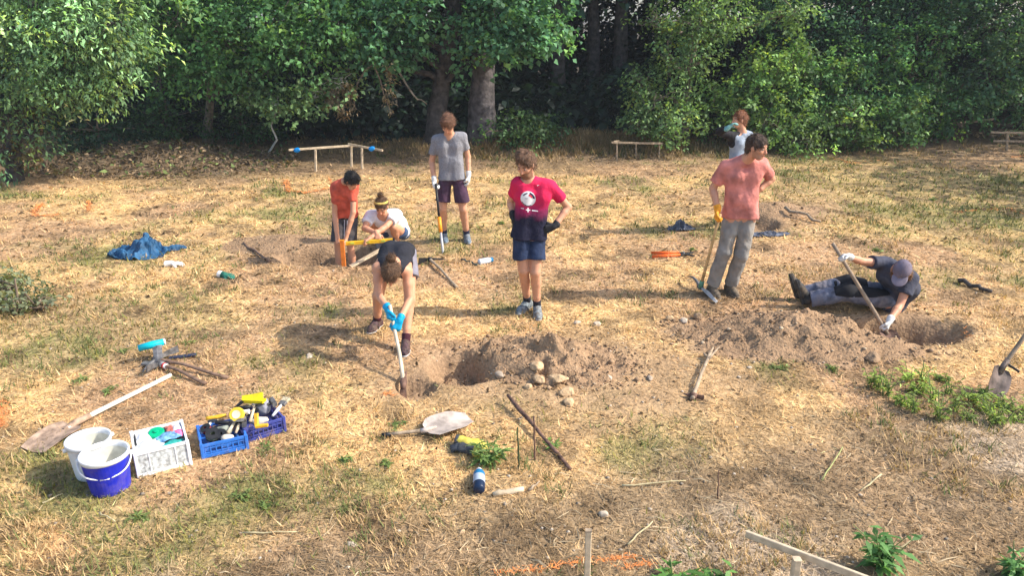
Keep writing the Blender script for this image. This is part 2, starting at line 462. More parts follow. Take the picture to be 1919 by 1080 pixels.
# robinia-like tree with drooping grey-green sprays
tree('drooping_tree', 'pale green tree with drooping sprays over bare stems at the wood edge', 'tree',
     [G(25, 338), P(30, 180, 14.6), P(70, 20, 14.6), V(-9.6, 14.8, 6.0)], .13, .05,
     [LB(40, 40, 14.3, 1.0, .9, .8, 110), LB(140, 60, 14.2, 1.0, .9, .8, 120), LB(205, 95, 14.2, .55, .6, .55, 60), LB(110, 130, 14.2, .9, .8, .55, 90),
      LB(25, 130, 14.2, .9, .8, .6, 80), LB(165, 155, 14.3, .5, .5, .35, 40), LB(225, 40, 14.4, .45, .5, .5, 40), LB(60, -60, 14.6, 1.4, 1.2, .9, 110), LB(190, -40, 14.6, 1.1, 1.0, .8, 90), LB(70, 175, 14.5, .45, .4, .35, 22), LB(130, 188, 14.3, .4, .4, .22, 18), LB(205, 165, 14.4, .32, .35, .28, 18), LB(20, 215, 14.1, .4, .35, .4, 16), LB(60, 255, 14.0, .3, .3, .35, 9), LB(5, 280, 14.0, .3, .3, .35, 9)],
     GA * V(.78, .92, 1.0), .13, 3, 14, .95, BARK, droop=.75, sig=.2, yel=.22, asp=.42, jit=.55, upper=[(V(-10.2, 14.8, 5.3), V(1.9, 1.7, 1.4), 55)])
for k, (a, b) in enumerate((((8, 335), (18, 190)), ((44, 330), (52, 200)), ((74, 322), (76, 190)), ((-25, 338), (-5, 180)))):
    rg = np.random.default_rng(80 + k)
    t = thing('bare_stem', 'thin bare brown stem rising into the drooping pale tree', 'stem', G(*a), 'bare stems under the drooping tree')
    obj('stem', MB().tube(wob(G(*a) - V(0, 0, .1), P(b[0], b[1], 14.4), 7, .05, rg), list(np.linspace(.035, .018, 7)), 6), TWIG, t, smooth=True)
    L = Leaves(); lobe_leaves(L, P(lerp(a[0], b[0], .45), lerp(a[1], b[1], .45), 14.4), V(.22, .25, .6), 12, 9, .09, V(.15, .12, .05), rg, .12)
    obj('leaves', L.mesh('leaves'), LEAF, t)
# broadleaf in front of the dark wood
tree('broadleaf_tree', 'mid green broadleaf tree with a thin forked trunk before the dark wood', 'tree',
     [V(-7.55, 18.6, float(H(-7.55, 18.6))), P(396, 160, 18.4), P(420, 30, 18.2), V(-7.0, 18.2, 6.5)], .11, .06,
     [LB(330, 40, 17.2, .9, .8, .7, 75), LB(420, 70, 16.9, .9, .8, .65, 85), LB(500, 40, 16.8, 1.0, .8, .6, 90), LB(570, 90, 16.8, .8, .7, .5, 70),
      LB(640, 40, 17.0, .9, .8, .6, 80), LB(400, 140, 16.9, .7, .6, .45, 60), LB(480, 125, 16.8, .6, .5, .35, 42), LB(380, -40, 17.2, 1.3, 1.0, .8, 80), LB(560, -30, 17.1, 1.3, 1.0, .8, 80), LB(300, 120, 17.8, .6, .6, .7, 45)],
     GB * 1.35, .135, 4, 13, 1.0, BARK_L, sig=.19, upper=[(V(-7.4, 18.4, 5.4), V(2.4, 1.8, 1.6), 70), (V(-4.6, 18.4, 5.6), V(2.2, 1.7, 1.6), 60)], asp=.7)
# small sapling with a whitish bent stem
tree('sapling', 'small pale green sapling with a whitish bent stem beside the batter boards', 'sapling',
     [G(500, 292), P(519, 262, 17.0), P(508, 235, 17.0), P(520, 200, 16.9)], .028, .012,
     [LB(520, 190, 16.7, .75, .5, .34, 55), LB(590, 170, 16.7, .6, .5, .36, 45), LB(470, 175, 16.8, .4, .4, .3, 26), LB(640, 160, 16.7, .35, .35, .35, 20)],
     V(.10, .15, .065), .12, 5, 11, 1.0, mat('white_bark', (.5, .48, .44), .9), sig=.16, asp=.7)
# dead leaves hanging from a broken branch
for k, (px, py, h_, w_) in enumerate(((640, 195, .38, .22), (620, 185, .22, .12), (728, 170, .52, .07), (655, 180, .3, .1))):
    rg = np.random.default_rng(60 + k)
    c = P(px, py, 16.6)
    t = thing('dead_branch', 'brown dead branch with hanging withered leaves in front of the dark wood', 'branch', c + V(0, 0, h_), 'withered hanging branches')
    obj('stick', MB().tube(wob(c + V(-.3, .2, h_ + .25), c + V(.05, 0, -h_), 6, .05, rg), list(np.linspace(.022, .008, 6)), 5), TWIG, t)
    L = Leaves(); lobe_leaves(L, c, V(w_, w_, h_), 16, 9, .10, V(.30, .235, .15), rg, .09, 1.4, jit=.2, asp=.4)
    obj('withered_leaves', L.mesh('withered_leaves'), LEAF, t)
for k, (a, b, c_) in enumerate((((640, 135), (690, 105), (730, 118)), ((735, 110), (775, 178), (800, 195)), ((668, 165), (700, 120), (740, 112)))):
    rg = np.random.default_rng(90 + k)
    obj('dead_limb', MB().tube([q for q in wob(P(*a, 17), P(*b, 17), 4, .04, rg)] + wob(P(*b, 17), P(*c_, 17.1), 4, .04, rg)[1:], list(np.linspace(.03, .012, 7)), 6), BARK_L, bpy.data.objects['dead_branch'], smooth=True)
# the two big trunks
tree('maple_tree', 'dark maple with a leaning trunk forking up into the canopy', 'tree',
     [V(-1.95, 18.3, float(H(-1.95, 18.3))), P(828, 150, 18.3), P(848, 40, 18.2), P(850, -80, 18.2), V(-1.2, 18.3, 8)], .22, .15,
     [LB(700, 30, 17.1, .9, .8, .7, 85), LB(740, 95, 17.0, .6, .5, .45, 45), LB(765, 30, 17.0, .6, .6, .55, 50), LB(700, 110, 17.3, .5, .5, .35, 28), LB(720, -50, 17.3, 1.2, 1, .8, 80), LB(900, -70, 17.6, 1.0, 1, .5, 60), LB(868, 118, 17.7, .25, .2, .22, 8)],
     GC * 1.5, .15, 6, 11, 1.0, BARK, sig=.2, asp=.8, upper=[(V(-1.6, 18.2, 6.2), V(2.6, 2.2, 2.0), 80), (V(.8, 18.4, 6.6), V(2.4, 2.0, 1.9), 60)])
tree('oak_tree', 'thick straight rough-barked trunk with dark green leaves spreading above', 'tree',
     [V(-.72, 18.2, float(H(-.72, 18.2))), P(905, 120, 18.2), P(902, -40, 18.2), V(-.7, 18.3, 8.5)], .32, .22,
     [LB(930, 45, 17.0, .75, .6, .55, 70), LB(990, 50, 16.9, .7, .6, .55, 70), LB(960, 85, 16.8, .5, .45, .3, 34), LB(1040, 50, 17.0, .35, .4, .35, 22), LB(1000, -40, 17.2, 1.1, .9, .7, 80), LB(905, 25, 17.2, .35, .4, .4, 18)],
     GC * 1.6, .15, 7, 12, 1.0, mat('grey_oak_bark', (.095, .083, .084), .95, .35, 7, 1.0, 16), sig=.19, asp=.8, upper=[(V(.4, 18.8, 7.4), V(2.5, 2.0, 2.0), 60)])
# ivy-hung tree and the bright bushes
tree('ivy_hung_tree', 'light green tree hung with climbing leaves at the open edge of the wood', 'tree',
     [V(4.35, 18.9, float(H(4.35, 18.9))), P(1290, 140, 18.8), P(1310, 10, 18.8), V(4.6, 18.8, 6.0)], .12, .07,
     [LB(1300, 45, 17.8, .7, .6, .6, 70), LB(1290, 130, 17.7, .6, .5, .6, 62), LB(1225, 190, 17.6, .6, .5, .5, 46), LB(1255, 230, 17.4, .6, .5, .35, 50), LB(1360, 30, 17.8, .55, .5, .45, 42), LB(1200, 235, 17.5, .4, .4, .3, 20),
      LB(1250, 110, 17.9, .4, .4, .6, 22), LB(1330, -50, 18.0, 1.2, 1, .8, 90), LB(1480, 25, 17.8, .5, .5, .3, 34), LB(1200, 160, 17.9, .3, .3, .6, 14), LB(1225, 40, 18.1, .4, .4, .5, 16)],
     V(.115, .17, .072), .12, 8, 12, 1.0, BARK_L, sig=.17, yel=.15)
BUSHES = [((1370, 195), 18.2, .9, 1.35, 100, V(.105, .165, .055)), ((1445, 170), 18.3, 1.0, 2.05, 160, V(.115, .175, .06)), ((1530, 175), 18.6, 1.0, 1.9, 140, V(.085, .15, .06)),
          ((1620, 165), 18.9, 1.0, 2.1, 140, V(.075, .14, .055)), ((1700, 150), 19.1, 1.1, 2.5, 170, V(.07, .135, .055)), ((1765, 200), 19.0, .7, 1.2, 70, V(.06, .115, .05)), ((1570, 225), 17.9, .9, .95, 80, V(.08, .125, .045)), ((1680, 215), 18.3, .9, 1.05, 80, V(.065, .11, .045)), ((1460, 228), 17.7, .8, .75, 60, V(.095, .14, .045))]
BL = ['round bright green bush beside the ivy-hung tree', 'tall light green bush rising behind the red-haired woman', 'full green bush in the middle of the bush row', 'dense dark green bush in the bush row',
      'tallest bush of the row with a ragged top', 'small bush closing the bush row beside a dark gap', 'low bush in front of the bush row', 'low dark bush with bare lower stems before the bush row', 'low yellowish green bush at the foot of the tall light green bush']
for k, ((px, py), Y, rx, hz, cl, c) in enumerate(BUSHES):
    b = P(px, py, Y); b[2] = float(H(b[0], b[1]))
    rg = np.random.default_rng(200 + k)
    tree('bush', BL[k], 'bush', [b, b + V(.05, 0, hz * .5), b + V(.1, .05, hz)], .04, .015,
         [(b + V(0, 0, hz * .62), V(rx, .8, hz * .42), cl), (b + V(-.4 * rx, -.15, hz * .9), V(rx * .45, .5, hz * .25), cl // 4), (b + V(.4 * rx, -.1, hz * .98), V(rx * .4, .5, hz * .3), cl // 4), (b + V(rg.uniform(-.5, .5), -.3, hz * .35), V(rx * .8, .5, hz * .3), cl // 3)],
         c, .125, 210 + k, 12, .85, TWIG, 'bushes along the wood edge', sig=.15, twigs=6, yel=.2, jit=.45)
tree('hazel_tree', 'blue-green tree rising behind the bush row', 'tree',
     [V(8.3, 20.3, float(H(8.3, 20.3))), V(8.3, 20.2, 2.6), V(8.2, 20.2, 6.5)], .13, .06,
     [LB(1420, 25, 19.4, .8, .7, .6, 60), LB(1520, 45, 19.5, .8, .7, .6, 65), LB(1610, 30, 19.6, .9, .7, .6, 70), LB(1690, 35, 19.7, .8, .7, .5, 55), LB(1570, 90, 19.7, .6, .6, .4, 34), LB(1460, 90, 19.6, .5, .6, .4, 26), LB(1770, 20, 20.0, .7, .7, .4, 40), LB(1600, -50, 19.8, 1.5, 1, .8, 80), LB(1450, -50, 19.8, 1.3, 1, .8, 70), LB(1760, -50, 20.0, 1.4, 1, .8, 70)],
     V(.05, .10, .055), .13, 19, 12, .9, BARK, sig=.18, jit=.4, upper=[(V(8.2, 20.4, 5.6), V(2.2, 1.8, 1.4), 50)])
tree('shaded_tree', 'dark shaded tree closing the clearing beside the end bench', 'tree',
     [V(13.6, 20.2, float(H(13.6, 20.2))), V(13.5, 20.2, 2.4), V(13.6, 20.2, 6.5)], .14, .06,
     [LB(1860, 50, 19.0, 1.0, .8, .8, 90), LB(1900, 120, 18.8, .9, .8, .8, 80), LB(1850, 150, 19.0, .7, .7, .7, 60), LB(1910, 195, 18.9, .7, .6, .5, 45), LB(1930, 30, 18.9, .9, .8, .8, 70), LB(1850, -40, 19.2, 1.2, 1, .8, 70)],
     V(.055, .10, .055), .13, 9, 13, 1.0, BARK, sig=.18, upper=[(V(13.8, 20.0, 5.5), V(2.2, 2.0, 1.6), 60)])
# trees standing outside the frame on the sunny side: they shade that end of the clearing
for k, (x, y, hh_) in enumerate(((14.8, 11.6, 5.4), (15.3, 14.0, 6.3), (15.9, 16.4, 6.8), (19.5, 18.0, 7.0))):
    b = V(x, y, float(H(x, y)))
    tree('edge_tree', 'broad green tree at the sunny edge of the clearing', 'tree', [b, b + V(.1, 0, hh_ * .5), b + V(.2, .1, hh_)], .15, .06,
         [], GD, .12, 300 + k, 12, 1.0, BARK, 'trees at the sunny edge of the clearing', upper=[(b + V(0, 0, hh_ * .6), V(1.9, 1.6, hh_ * .22), 55), (b + V(-.9, -.3, hh_ * .75), V(1.3, 1.2, 1.0), 26), (b + V(.4, .3, hh_ * .95), V(1.5, 1.4, 1.0), 34)])
# low evergreen scrub under the big trees
for k, (px, py, Y, rx, hz, cl, c, lab) in enumerate(((965, 235, 17.9, .85, .75, 70, V(.05, .085, .035), 'low dark green shrub at the foot of the thick straight trunk'),
        (1010, 232, 18.4, .6, .6, 40, V(.045, .08, .035), 'small dark shrub beside the low shrub by the thick trunk'),
        (180, 240, 17.5, 1.3, 1.0, 80, V(.022, .045, .025), 'dark evergreen scrub behind the brush heap'),
        (310, 225, 18.6, 1.1, 1.2, 80, V(.045, .085, .035), 'leafy shrub at the top of the brush heap'),
        (450, 230, 18.7, .9, .9, 60, V(.035, .07, .03), 'shrub between the forked tree and the sapling'),
        (1180, 215, 19.4, .5, .9, 40, V(.04, .07, .03), 'dark shrub in the gap beside the ivy-hung tree'),
        (1790, 215, 21.4, .8, 1.2, 55, V(.025, .05, .03), 'dark shrub in the deep gap beside the end bench'))):
    b = P(px, py, Y); b[2] = float(H(b[0], b[1]))
    tree('shrub', lab, 'shrub', [b, b + V(.03, 0, hz * .5), b + V(.05, .05, hz * .9)], .03, .012, [(b + V(0, 0, hz * .5), V(rx, .7, hz * .5), cl), (b + V(.3, -.2, hz * .3), V(rx * .8, .5, hz * .35), cl // 2)], c, .12, 400 + k, 11, 1.0, TWIG, sig=.16, twigs=5)

# the wood behind: tall trees that can be told apart by their trunks, and a mass of undergrowth
rg = np.random.default_rng(500)
spots = [(-15.5, 18.5), (-12.5, 20.5), (-10.0, 22.5), (-6.0, 22.0), (-3.4, 21.4), (-1.5, 24.0), (1.3, 21.8), (2.4, 23.0), (3.2, 22.6), (5.6, 23.2), (8.0, 22.4), (10.5, 23.5), (15.5, 23.0), (-8, 26), (-4, 27), (0, 28), (4.5, 27), (8.5, 27.5), (13, 28), (-12.5, 26.5), (18, 26), (-17, 23.5), (20.5, 21.5), (22.5, 24.5), (24.5, 28), (20.5, 29.5), (26, 22), (1.8, 25.5), (6.8, 22.6), (11.6, 21.4), (-9.2, 20.2)]
proto = None
for k, (x, y) in enumerate(spots):
    b = V(x, y, float(H(x, y)))
    if proto is None:
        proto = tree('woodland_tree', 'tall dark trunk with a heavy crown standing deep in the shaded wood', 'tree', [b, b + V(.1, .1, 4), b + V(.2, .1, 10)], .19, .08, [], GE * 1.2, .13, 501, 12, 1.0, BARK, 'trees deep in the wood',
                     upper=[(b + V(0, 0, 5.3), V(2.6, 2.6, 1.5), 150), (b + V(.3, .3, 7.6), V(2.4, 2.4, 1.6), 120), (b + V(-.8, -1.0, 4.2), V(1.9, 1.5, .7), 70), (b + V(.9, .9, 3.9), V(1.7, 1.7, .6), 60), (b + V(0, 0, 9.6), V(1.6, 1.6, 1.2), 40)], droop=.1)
        continue
    r = proto.copy(); COL.objects.link(r); r.location = tuple(b); r.rotation_euler = (0, 0, float(rg.uniform(0, 6.28))); s_ = float(rg.uniform(.9, 1.2)); r.scale = (s_, s_, s_)
    for ch in proto.children:
        c = ch.copy(); COL.objects.link(c); c.parent = r
L = Leaves()
for k in range(680):
    x = rg.uniform(-20, 23); y = rg.uniform(20.4, 31) if k > 220 else rg.uniform(24, 36)
    zt = rg.uniform(.1, 3.0) if k > 220 else rg.uniform(.3, 8.0)
    if .6 < x < 3.6 and y < 23.5: zt *= .3
    if k > 520: x = rg.uniform(-22, 24); y = rg.uniform(27, 36); zt = rg.uniform(3.5, 9.0)
    elif k > 440: x = rg.uniform(-9, 4.2); y = rg.uniform(19.5, 21); zt = rg.uniform(.1, .9)
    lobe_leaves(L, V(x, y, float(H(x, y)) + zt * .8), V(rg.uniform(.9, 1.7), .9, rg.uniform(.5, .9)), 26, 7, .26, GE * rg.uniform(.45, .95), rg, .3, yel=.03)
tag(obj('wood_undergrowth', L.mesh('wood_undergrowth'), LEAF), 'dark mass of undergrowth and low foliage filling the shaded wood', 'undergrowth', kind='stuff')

# grey-green bush at the edge of the clearing and the brush heap
def small_bush(name, label, pxs, Y, col, size, seed, cat='bush'):
    b = P(pxs[0][0], pxs[0][1], Y); b = V(b[0], Y, float(H(b[0], Y)))
    tree(name, label, cat, [b, b + V(0, 0, .2), b + V(.02, 0, .4)], .02, .008, [(P(a, c, Y + dy), V(rx, rx, rz), n) for a, c, dy, rx, rz, n in pxs], col, size, seed, 11, 1.0, TWIG, sig=.07, twigs=8, limb=True)
small_bush('bush', 'grey-green low bush spreading over the dry grass at the clearing edge', [(40, 585, .0, .32, .2, 60), (-20, 565, .1, .4, .3, 70), (80, 575, .05, .2, .16, 30), (10, 625, -.15, .26, .14, 40), (20, 548, .2, .3, .16, 34), (55, 610, -.1, .25, .14, 34), (-10, 600, 0, .35, .22, 50)], 7.7, V(.13, .135, .085), .075, 31)

def heap(name, label, cat, e, m_, seed, rough=.05, clods=120, cl_size=(.006, .022), stuff_m=None, col=None):
    cx, cy, a, b, rot, hz = e
    rg = np.random.default_rng(seed)
    nr, na = 26, 72
    t = np.linspace(0, 1.25, nr)[:, None]; an = np.linspace(0, 2 * math.pi, na, endpoint=False)[None]
    u = a * t * np.cos(an); v = b * t * np.sin(an)
    x = cx + u * math.cos(rot) - v * math.sin(rot); y = cy + u * math.sin(rot) + v * math.cos(rot)
    def hh(x, y, t):
        return hz * (np.exp(-(t * 1.45) ** 2) - .12) * (1 + .5 * (fbm(x * 3.3, y * 3.3, seed, 3) - .5)) + rough * (fbm(x * 14, y * 14, seed + 3, 4) - .5) * (t < 1.1) + rough * .9 * (fbm(x * 5, y * 5, seed + 5, 3) - .5) * (1 - t * .5) - .05 * sstep(1.0, 1.25, t)
    def base(x, y):
        q = H(x, y)
        for p_ in PITS: q = q + 0 * q
        return q
    z = base(x, y) + hh(x, y, t + 0 * an)
    vtx = np.stack([x, y, z], -1).reshape(-1, 3)
    f = []
    for i in range(nr - 1):
        for k in range(na): f.append((i * na + k, (i + 1) * na + k, (i + 1) * na + (k + 1) % na, i * na + (k + 1) % na))
    root = thing(name, label, cat, V(cx, cy, float(H(cx, cy))))
    cb = (SOIL * 1.05 if col is None else col)[None] * (.75 + .5 * fbm(x * 6, y * 6, seed + 9, 4).reshape(-1, 1))
    obj('soil', np_mesh('soil', vtx, np.array(f), cb, True), m_, root)
    # clods
    ico = [(0, 0, 1), (.94, 0, .1), (.3, .9, .2), (-.8, .55, .1), (-.75, -.6, .15), (.32, -.9, .1), (0, 0, -.8)]
    ifc = [(0, 1, 2), (0, 2, 3), (0, 3, 4), (0, 4, 5), (0, 5, 1), (6, 2, 1), (6, 3, 2), (6, 4, 3), (6, 5, 4), (6, 1, 5)]
    tt = np.sqrt(rg.random(clods)) * 1.25; a2 = rg.uniform(0, 6.283, clods)
    uu, vv = a * tt * np.cos(a2), b * tt * np.sin(a2)
    X = cx + uu * math.cos(rot) - vv * math.sin(rot); Y = cy + uu * math.sin(rot) + vv * math.cos(rot)
    Z = H(X, Y) + np.maximum(hh(X, Y, tt), 0)
    sz = rg.uniform(*cl_size, clods) * np.where(rg.random(clods) < .08, 1.9, 1)
    q = np.array(ico)[None] * sz[:, None, None] * rg.uniform(.6, 1.2, (clods, 7, 1)) * V(1, 1, .7)
    q = q + np.stack([X, Y, Z + sz * .2], -1)[:, None]
    cc = np.where(rg.random((clods, 1)) < .9, (SOIL if col is None else col) * rg.uniform(.6, 1.3, (clods, 1)), V(.44, .34, .23) * rg.uniform(.8, 1.1, (clods, 1)))
    V_ = [q.reshape(-1, 3)]; F_ = [(np.array(ifc)[None] + 7 * np.arange(clods)[:, None, None]).reshape(-1, 3)]; C_ = [np.repeat(cc, 7, 0)]
    obj('clods', np_mesh('clods', np.concatenate(V_), np.concatenate(F_), np.concatenate(C_)), attr_mat('clod', .95, fine=.2, fscale=60), root, kind='stuff')
    return root
SOILM = attr_mat('loose_soil', .97, 0, bump=1.0, bscale=34, fine=.35, fscale=28, spec=.08)
heap('spoil_heap', 'small stony spoil heap beside the front pit', 'soil heap', HEAPS[0], SOILM, 601, .20, 700)
heap('spoil_heap', 'large brown spoil heap in front of the sitting man', 'soil heap', HEAPS[1], SOILM, 602, .15, 1100)
heap('spoil_heap', 'small spoil heap behind the shallow back pit', 'soil heap', HEAPS[2], SOILM, 603, .05, 160)
heap('spoil_heap', 'low spread of dug soil behind the red-shirted boy', 'soil heap', HEAPS[3], SOILM, 604, .04, 160)
bh = heap('brush_heap', 'wide low heap of earth and cut brush at the wood edge', 'brush heap', (-7.7, 16.4, 2.5, 1.3, .05, .42), attr_mat('brush_earth', .97, bump=1.0, bscale=20, fine=.45, fscale=14, spec=.08), 605, .30, 400, (.02, .05), col=V(.15, .105, .065))
rg = np.random.default_rng(606); tb = MB()
tt = np.sqrt(rg.random(620)) * 1.1; a2 = rg.uniform(0, 6.283, 620); X = -7.7 + 2.6 * tt * np.cos(a2); Y = 16.3 + 1.5 * tt * np.sin(a2)
Z = H(X, Y) + .42 * np.maximum(np.exp(-(tt * 1.45) ** 2) - .1, 0) + .04
for x, y, z in zip(X, Y, Z):
    d = nrm(rg.normal(size=3) * V(1, 1, .35)); l = rg.uniform(.12, .42)
    tb.tube([V(x, y, z) - d * l / 2, V(x, y, z) + rg.normal(0, .03, 3), V(x, y, z + .02) + d * l / 2], [.007, .009, .003], 4)
L = Leaves(); nq = 1600; tt = np.sqrt(rg.random(nq)) * 1.15; a2 = rg.uniform(0, 6.283, nq); X = -7.7 + 2.6 * tt * np.cos(a2); Y = 16.3 + 1.5 * tt * np.sin(a2)
Z = H(X, Y) + .42 * np.maximum(np.exp(-(tt * 1.45) ** 2) - .1, 0) + .05 + .05 * rg.random(nq); ln = rg.uniform(.06, .16, nq)
L.add(*leaves(np.stack([X, Y, Z], -1), nrm_rows(rg.normal(0, .6, (nq, 3)) + V(0, 0, 1)), rdir(nq, rg), ln, ln * .5, np.where(rg.random((nq, 1)) < .22, V(.13, .17, .06), V(.20, .14, .085)) * np.exp(rg.normal(0, .4, (nq, 1)))))
obj('cut_leaves', L.mesh('cut_leaves'), BLADE, bh, kind='stuff')
obj('cut_twigs', tb, mat('cut_twig', (.17, .125, .082), .95, .35, 3), bh, kind='stuff')

# ------------------------------------------------------------------ ground cover: straw, green blades, chopped twigs
rg = np.random.default_rng(700)
N = 240000
yy = 3.0 * (20.5 / 3.0) ** rg.random(N)
hw = 0.85 * yy + 1.3
xx = rg.uniform(-1, 1, N) * hw
ok = (soil_mask(xx, yy) < rg.random(N) * .75 + .1)
xx, yy = xx[ok], yy[ok]; n = len(xx)
gm = green_mask(xx, yy); isg = rg.random(n) < gm * .55 * (1 - .7 * front_mask(xx, yy)) * (1 - .8 * litter_mask(xx, yy))
pos = np.stack([xx, yy, H(xx, yy) + .004], -1)
an = rg.uniform(0, 6.283, n)
lift = np.where(isg, rg.uniform(.5, 1.6, n), np.abs(rg.normal(0, .22, n)))
d = nrm_rows(np.stack([np.cos(an), np.sin(an), lift], -1))
far = np.clip(yy / 6, .75, 2.6)
ln = rg.uniform(.035, .12, n) * np.where(isg, .75, 1) * far ** .4
wd = rg.uniform(.0025, .006, n) * far * np.where(isg, 1.3, 1)
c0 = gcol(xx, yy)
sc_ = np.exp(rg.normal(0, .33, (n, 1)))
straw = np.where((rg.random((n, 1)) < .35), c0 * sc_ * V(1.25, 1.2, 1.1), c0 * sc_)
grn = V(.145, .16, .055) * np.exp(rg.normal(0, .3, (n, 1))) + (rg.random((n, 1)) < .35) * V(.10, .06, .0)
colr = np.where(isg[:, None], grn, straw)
sd = nrm_rows(np.cross(d, np.stack([np.zeros(n), np.zeros(n), np.ones(n)], -1)) + 1e-6) * wd[:, None]
v = np.stack([pos - sd, pos + sd, pos + d * ln[:, None] + V(0, 0, -.0)], 1).reshape(-1, 3)
gb_ = np_mesh('dry_grass', v, np.arange(3 * n).reshape(-1, 3), np.repeat(np.clip(colr, 0, 1), 3, 0))
tag(obj('dry_grass', gb_, BLADE), 'short dry straw and patches of green grass covering the clearing', 'grass', kind='stuff')
# tussocks: uneven tufts, taller towards the wood
n = 4200
yy = 3.2 * (19.6 / 3.2) ** rg.random(n); xx = rg.uniform(-1, 1, n) * (0.75 * yy + .5)
nb = 1300; xx = np.concatenate([xx, rg.normal(1.0, 2.2, nb)]); yy = np.concatenate([yy, rg.normal(18.1, .55, nb)])
tall = np.exp(-((xx - 1.2) / 3.2) ** 2 - ((yy - 18.0) / 1.0) ** 2) + .5 * sstep(16, 18, yy)
keep = (soil_mask(xx, yy) < .15) & ((fbm(xx * 1.3, yy * 1.3, 81, 3) > .5) | (tall > .3))
xx, yy, tall = xx[keep], yy[keep], tall[keep]
m = len(xx); per = 14
ci = np.repeat(np.arange(m), per); n = m * per
g_ = (rg.random(m) < .25 + .5 * green_mask(xx, yy)) & (rg.random(m) < 1 - .6 * tall)
px_ = xx[ci] + rg.normal(0, .03, n) * (1 + yy[ci] / 12); py_ = yy[ci] + rg.normal(0, .03, n) * (1 + yy[ci] / 12)
an = rg.uniform(0, 6.283, n); up_ = rg.uniform(.5, 2.0, n)
d = nrm_rows(np.stack([np.cos(an), np.sin(an), up_], -1))
ln = rg.uniform(.04, .10, n) * (1 + 2.6 * tall[ci] * rg.random(n)); wd = .003 * (1 + yy[ci] / 6)
base = np.where(g_[ci][:, None], V(.15, .17, .06), V(.48, .33, .17)) * np.exp(rg.normal(0, .25, (n, 1)))
base = base * (1 - .35 * litter_mask(xx, yy)[ci])[:, None]
pos = np.stack([px_, py_, H(px_, py_)], -1); sd = nrm_rows(np.cross(d, V(0, 0, 1))) * wd[:, None]
v = np.stack([pos - sd, pos + sd, pos + d * ln[:, None]], 1).reshape(-1, 3)
tag(obj('grass_tufts', np_mesh('grass_tufts', v, np.arange(3 * n).reshape(-1, 3), np.repeat(np.clip(base, 0, 1), 3, 0)), BLADE), 'uneven tufts of dry and green grass scattered over the clearing', 'grass', kind='stuff')
# chopped stalks and twigs on the mown strip
n = 2600
yy = 3.1 * (9 / 3.1) ** rg.random(n); xx = rg.uniform(-1, 1, n) * (0.75 * yy + .4)
keep = rg.random(n) < .12 + .9 * front_mask(xx, yy); xx, yy = xx[keep], yy[keep]; n = len(xx)
tb = MB()
hz_ = H(xx, yy)
for x, y, z0 in zip(xx, yy, hz_):
    l = rg.uniform(.04, .16) * (2.2 if rg.random() < .08 else 1); a_ = rg.uniform(0, 6.283); q = V(math.cos(a_), math.sin(a_), rg.normal(0, .12)) * l / 2
    z = float(z0) + .008; r_ = rg.uniform(.0015, .004)
    tb.tube([V(x, y, z) - q, V(x, y, z + .006) + rg.normal(0, .006, 3), V(x, y, z) + q], [r_, r_, r_ * .6], 3)
tag(obj('chopped_stalks', tb, mat('stalk', (.40, .31, .19), .9, .4, 2.5)), 'chopped pale stalks and twigs strewn over the mown strip', 'stalks', kind='stuff')
# withered leaves and crumbs of dark litter
n = 9000
yy = 3.2 * (17 / 3.2) ** rg.random(n); xx = rg.uniform(-1, 1, n) * (0.75 * yy + .4)
keep = rg.random(n) < .25 + .9 * sstep(.48, .62, fbm(xx * 1.7, yy * 1.7, 85, 3)); xx, yy = xx[keep], yy[keep]; n = len(xx)
nor = nrm_rows(np.stack([rg.normal(0, .5, n), rg.normal(0, .5, n), np.ones(n)], -1)); an = rg.uniform(0, 6.283, n)
ln = rg.uniform(.02, .06, n) * np.clip(yy / 6, .8, 1.8)
LL = Leaves(); LL.add(*leaves(np.stack([xx, yy, H(xx, yy) + .012], -1), nor, np.stack([np.cos(an), np.sin(an), 0 * an], -1), ln, ln * .55, V(.17, .11, .06) * np.exp(rg.normal(0, .4, (n, 1)))))
tag(obj('leaf_litter', LL.mesh('leaf_litter'), BLADE), 'withered brown leaves and crumbs scattered over the clearing', 'leaf litter', kind='stuff')
# pebbles
V_, F_, C_ = [], [], []
ico = np.array([(0, 0, 1), (.94, 0, .1), (.3, .9, .2), (-.8, .55, .1), (-.75, -.6, .15), (.32, -.9, .1), (0, 0, -.8)])
ifc = np.array([(0, 1, 2), (0, 2, 3), (0, 3, 4), (0, 4, 5), (0, 5, 1), (6, 2, 1), (6, 3, 2), (6, 4, 3), (6, 5, 4), (6, 1, 5)])
y = 3.2 * (11 / 3.2) ** rg.random(900); x = rg.uniform(-1, 1, 900) * (.75 * y + .3); sz = rg.uniform(.006, .02, 900)
V_ = [(ico[None] * sz[:, None, None] * rg.uniform(.6, 1.2, (900, 7, 1)) * V(1, 1, .6) + np.stack([x, y, H(x, y) + sz * .25], -1)[:, None]).reshape(-1, 3)]
F_ = [(ifc[None] + 7 * np.arange(900)[:, None, None]).reshape(-1, 3)]; C_ = [np.repeat(V(.5, .42, .33) * rg.uniform(.4, 1.1, (900, 1)), 7, 0)]
tag(obj('pebbles', np_mesh('pebbles', np.concatenate(V_), np.concatenate(F_), np.concatenate(C_)), attr_mat('clod', .95)), 'small pebbles and crumbs of earth strewn over the clearing', 'pebbles', kind='stuff')
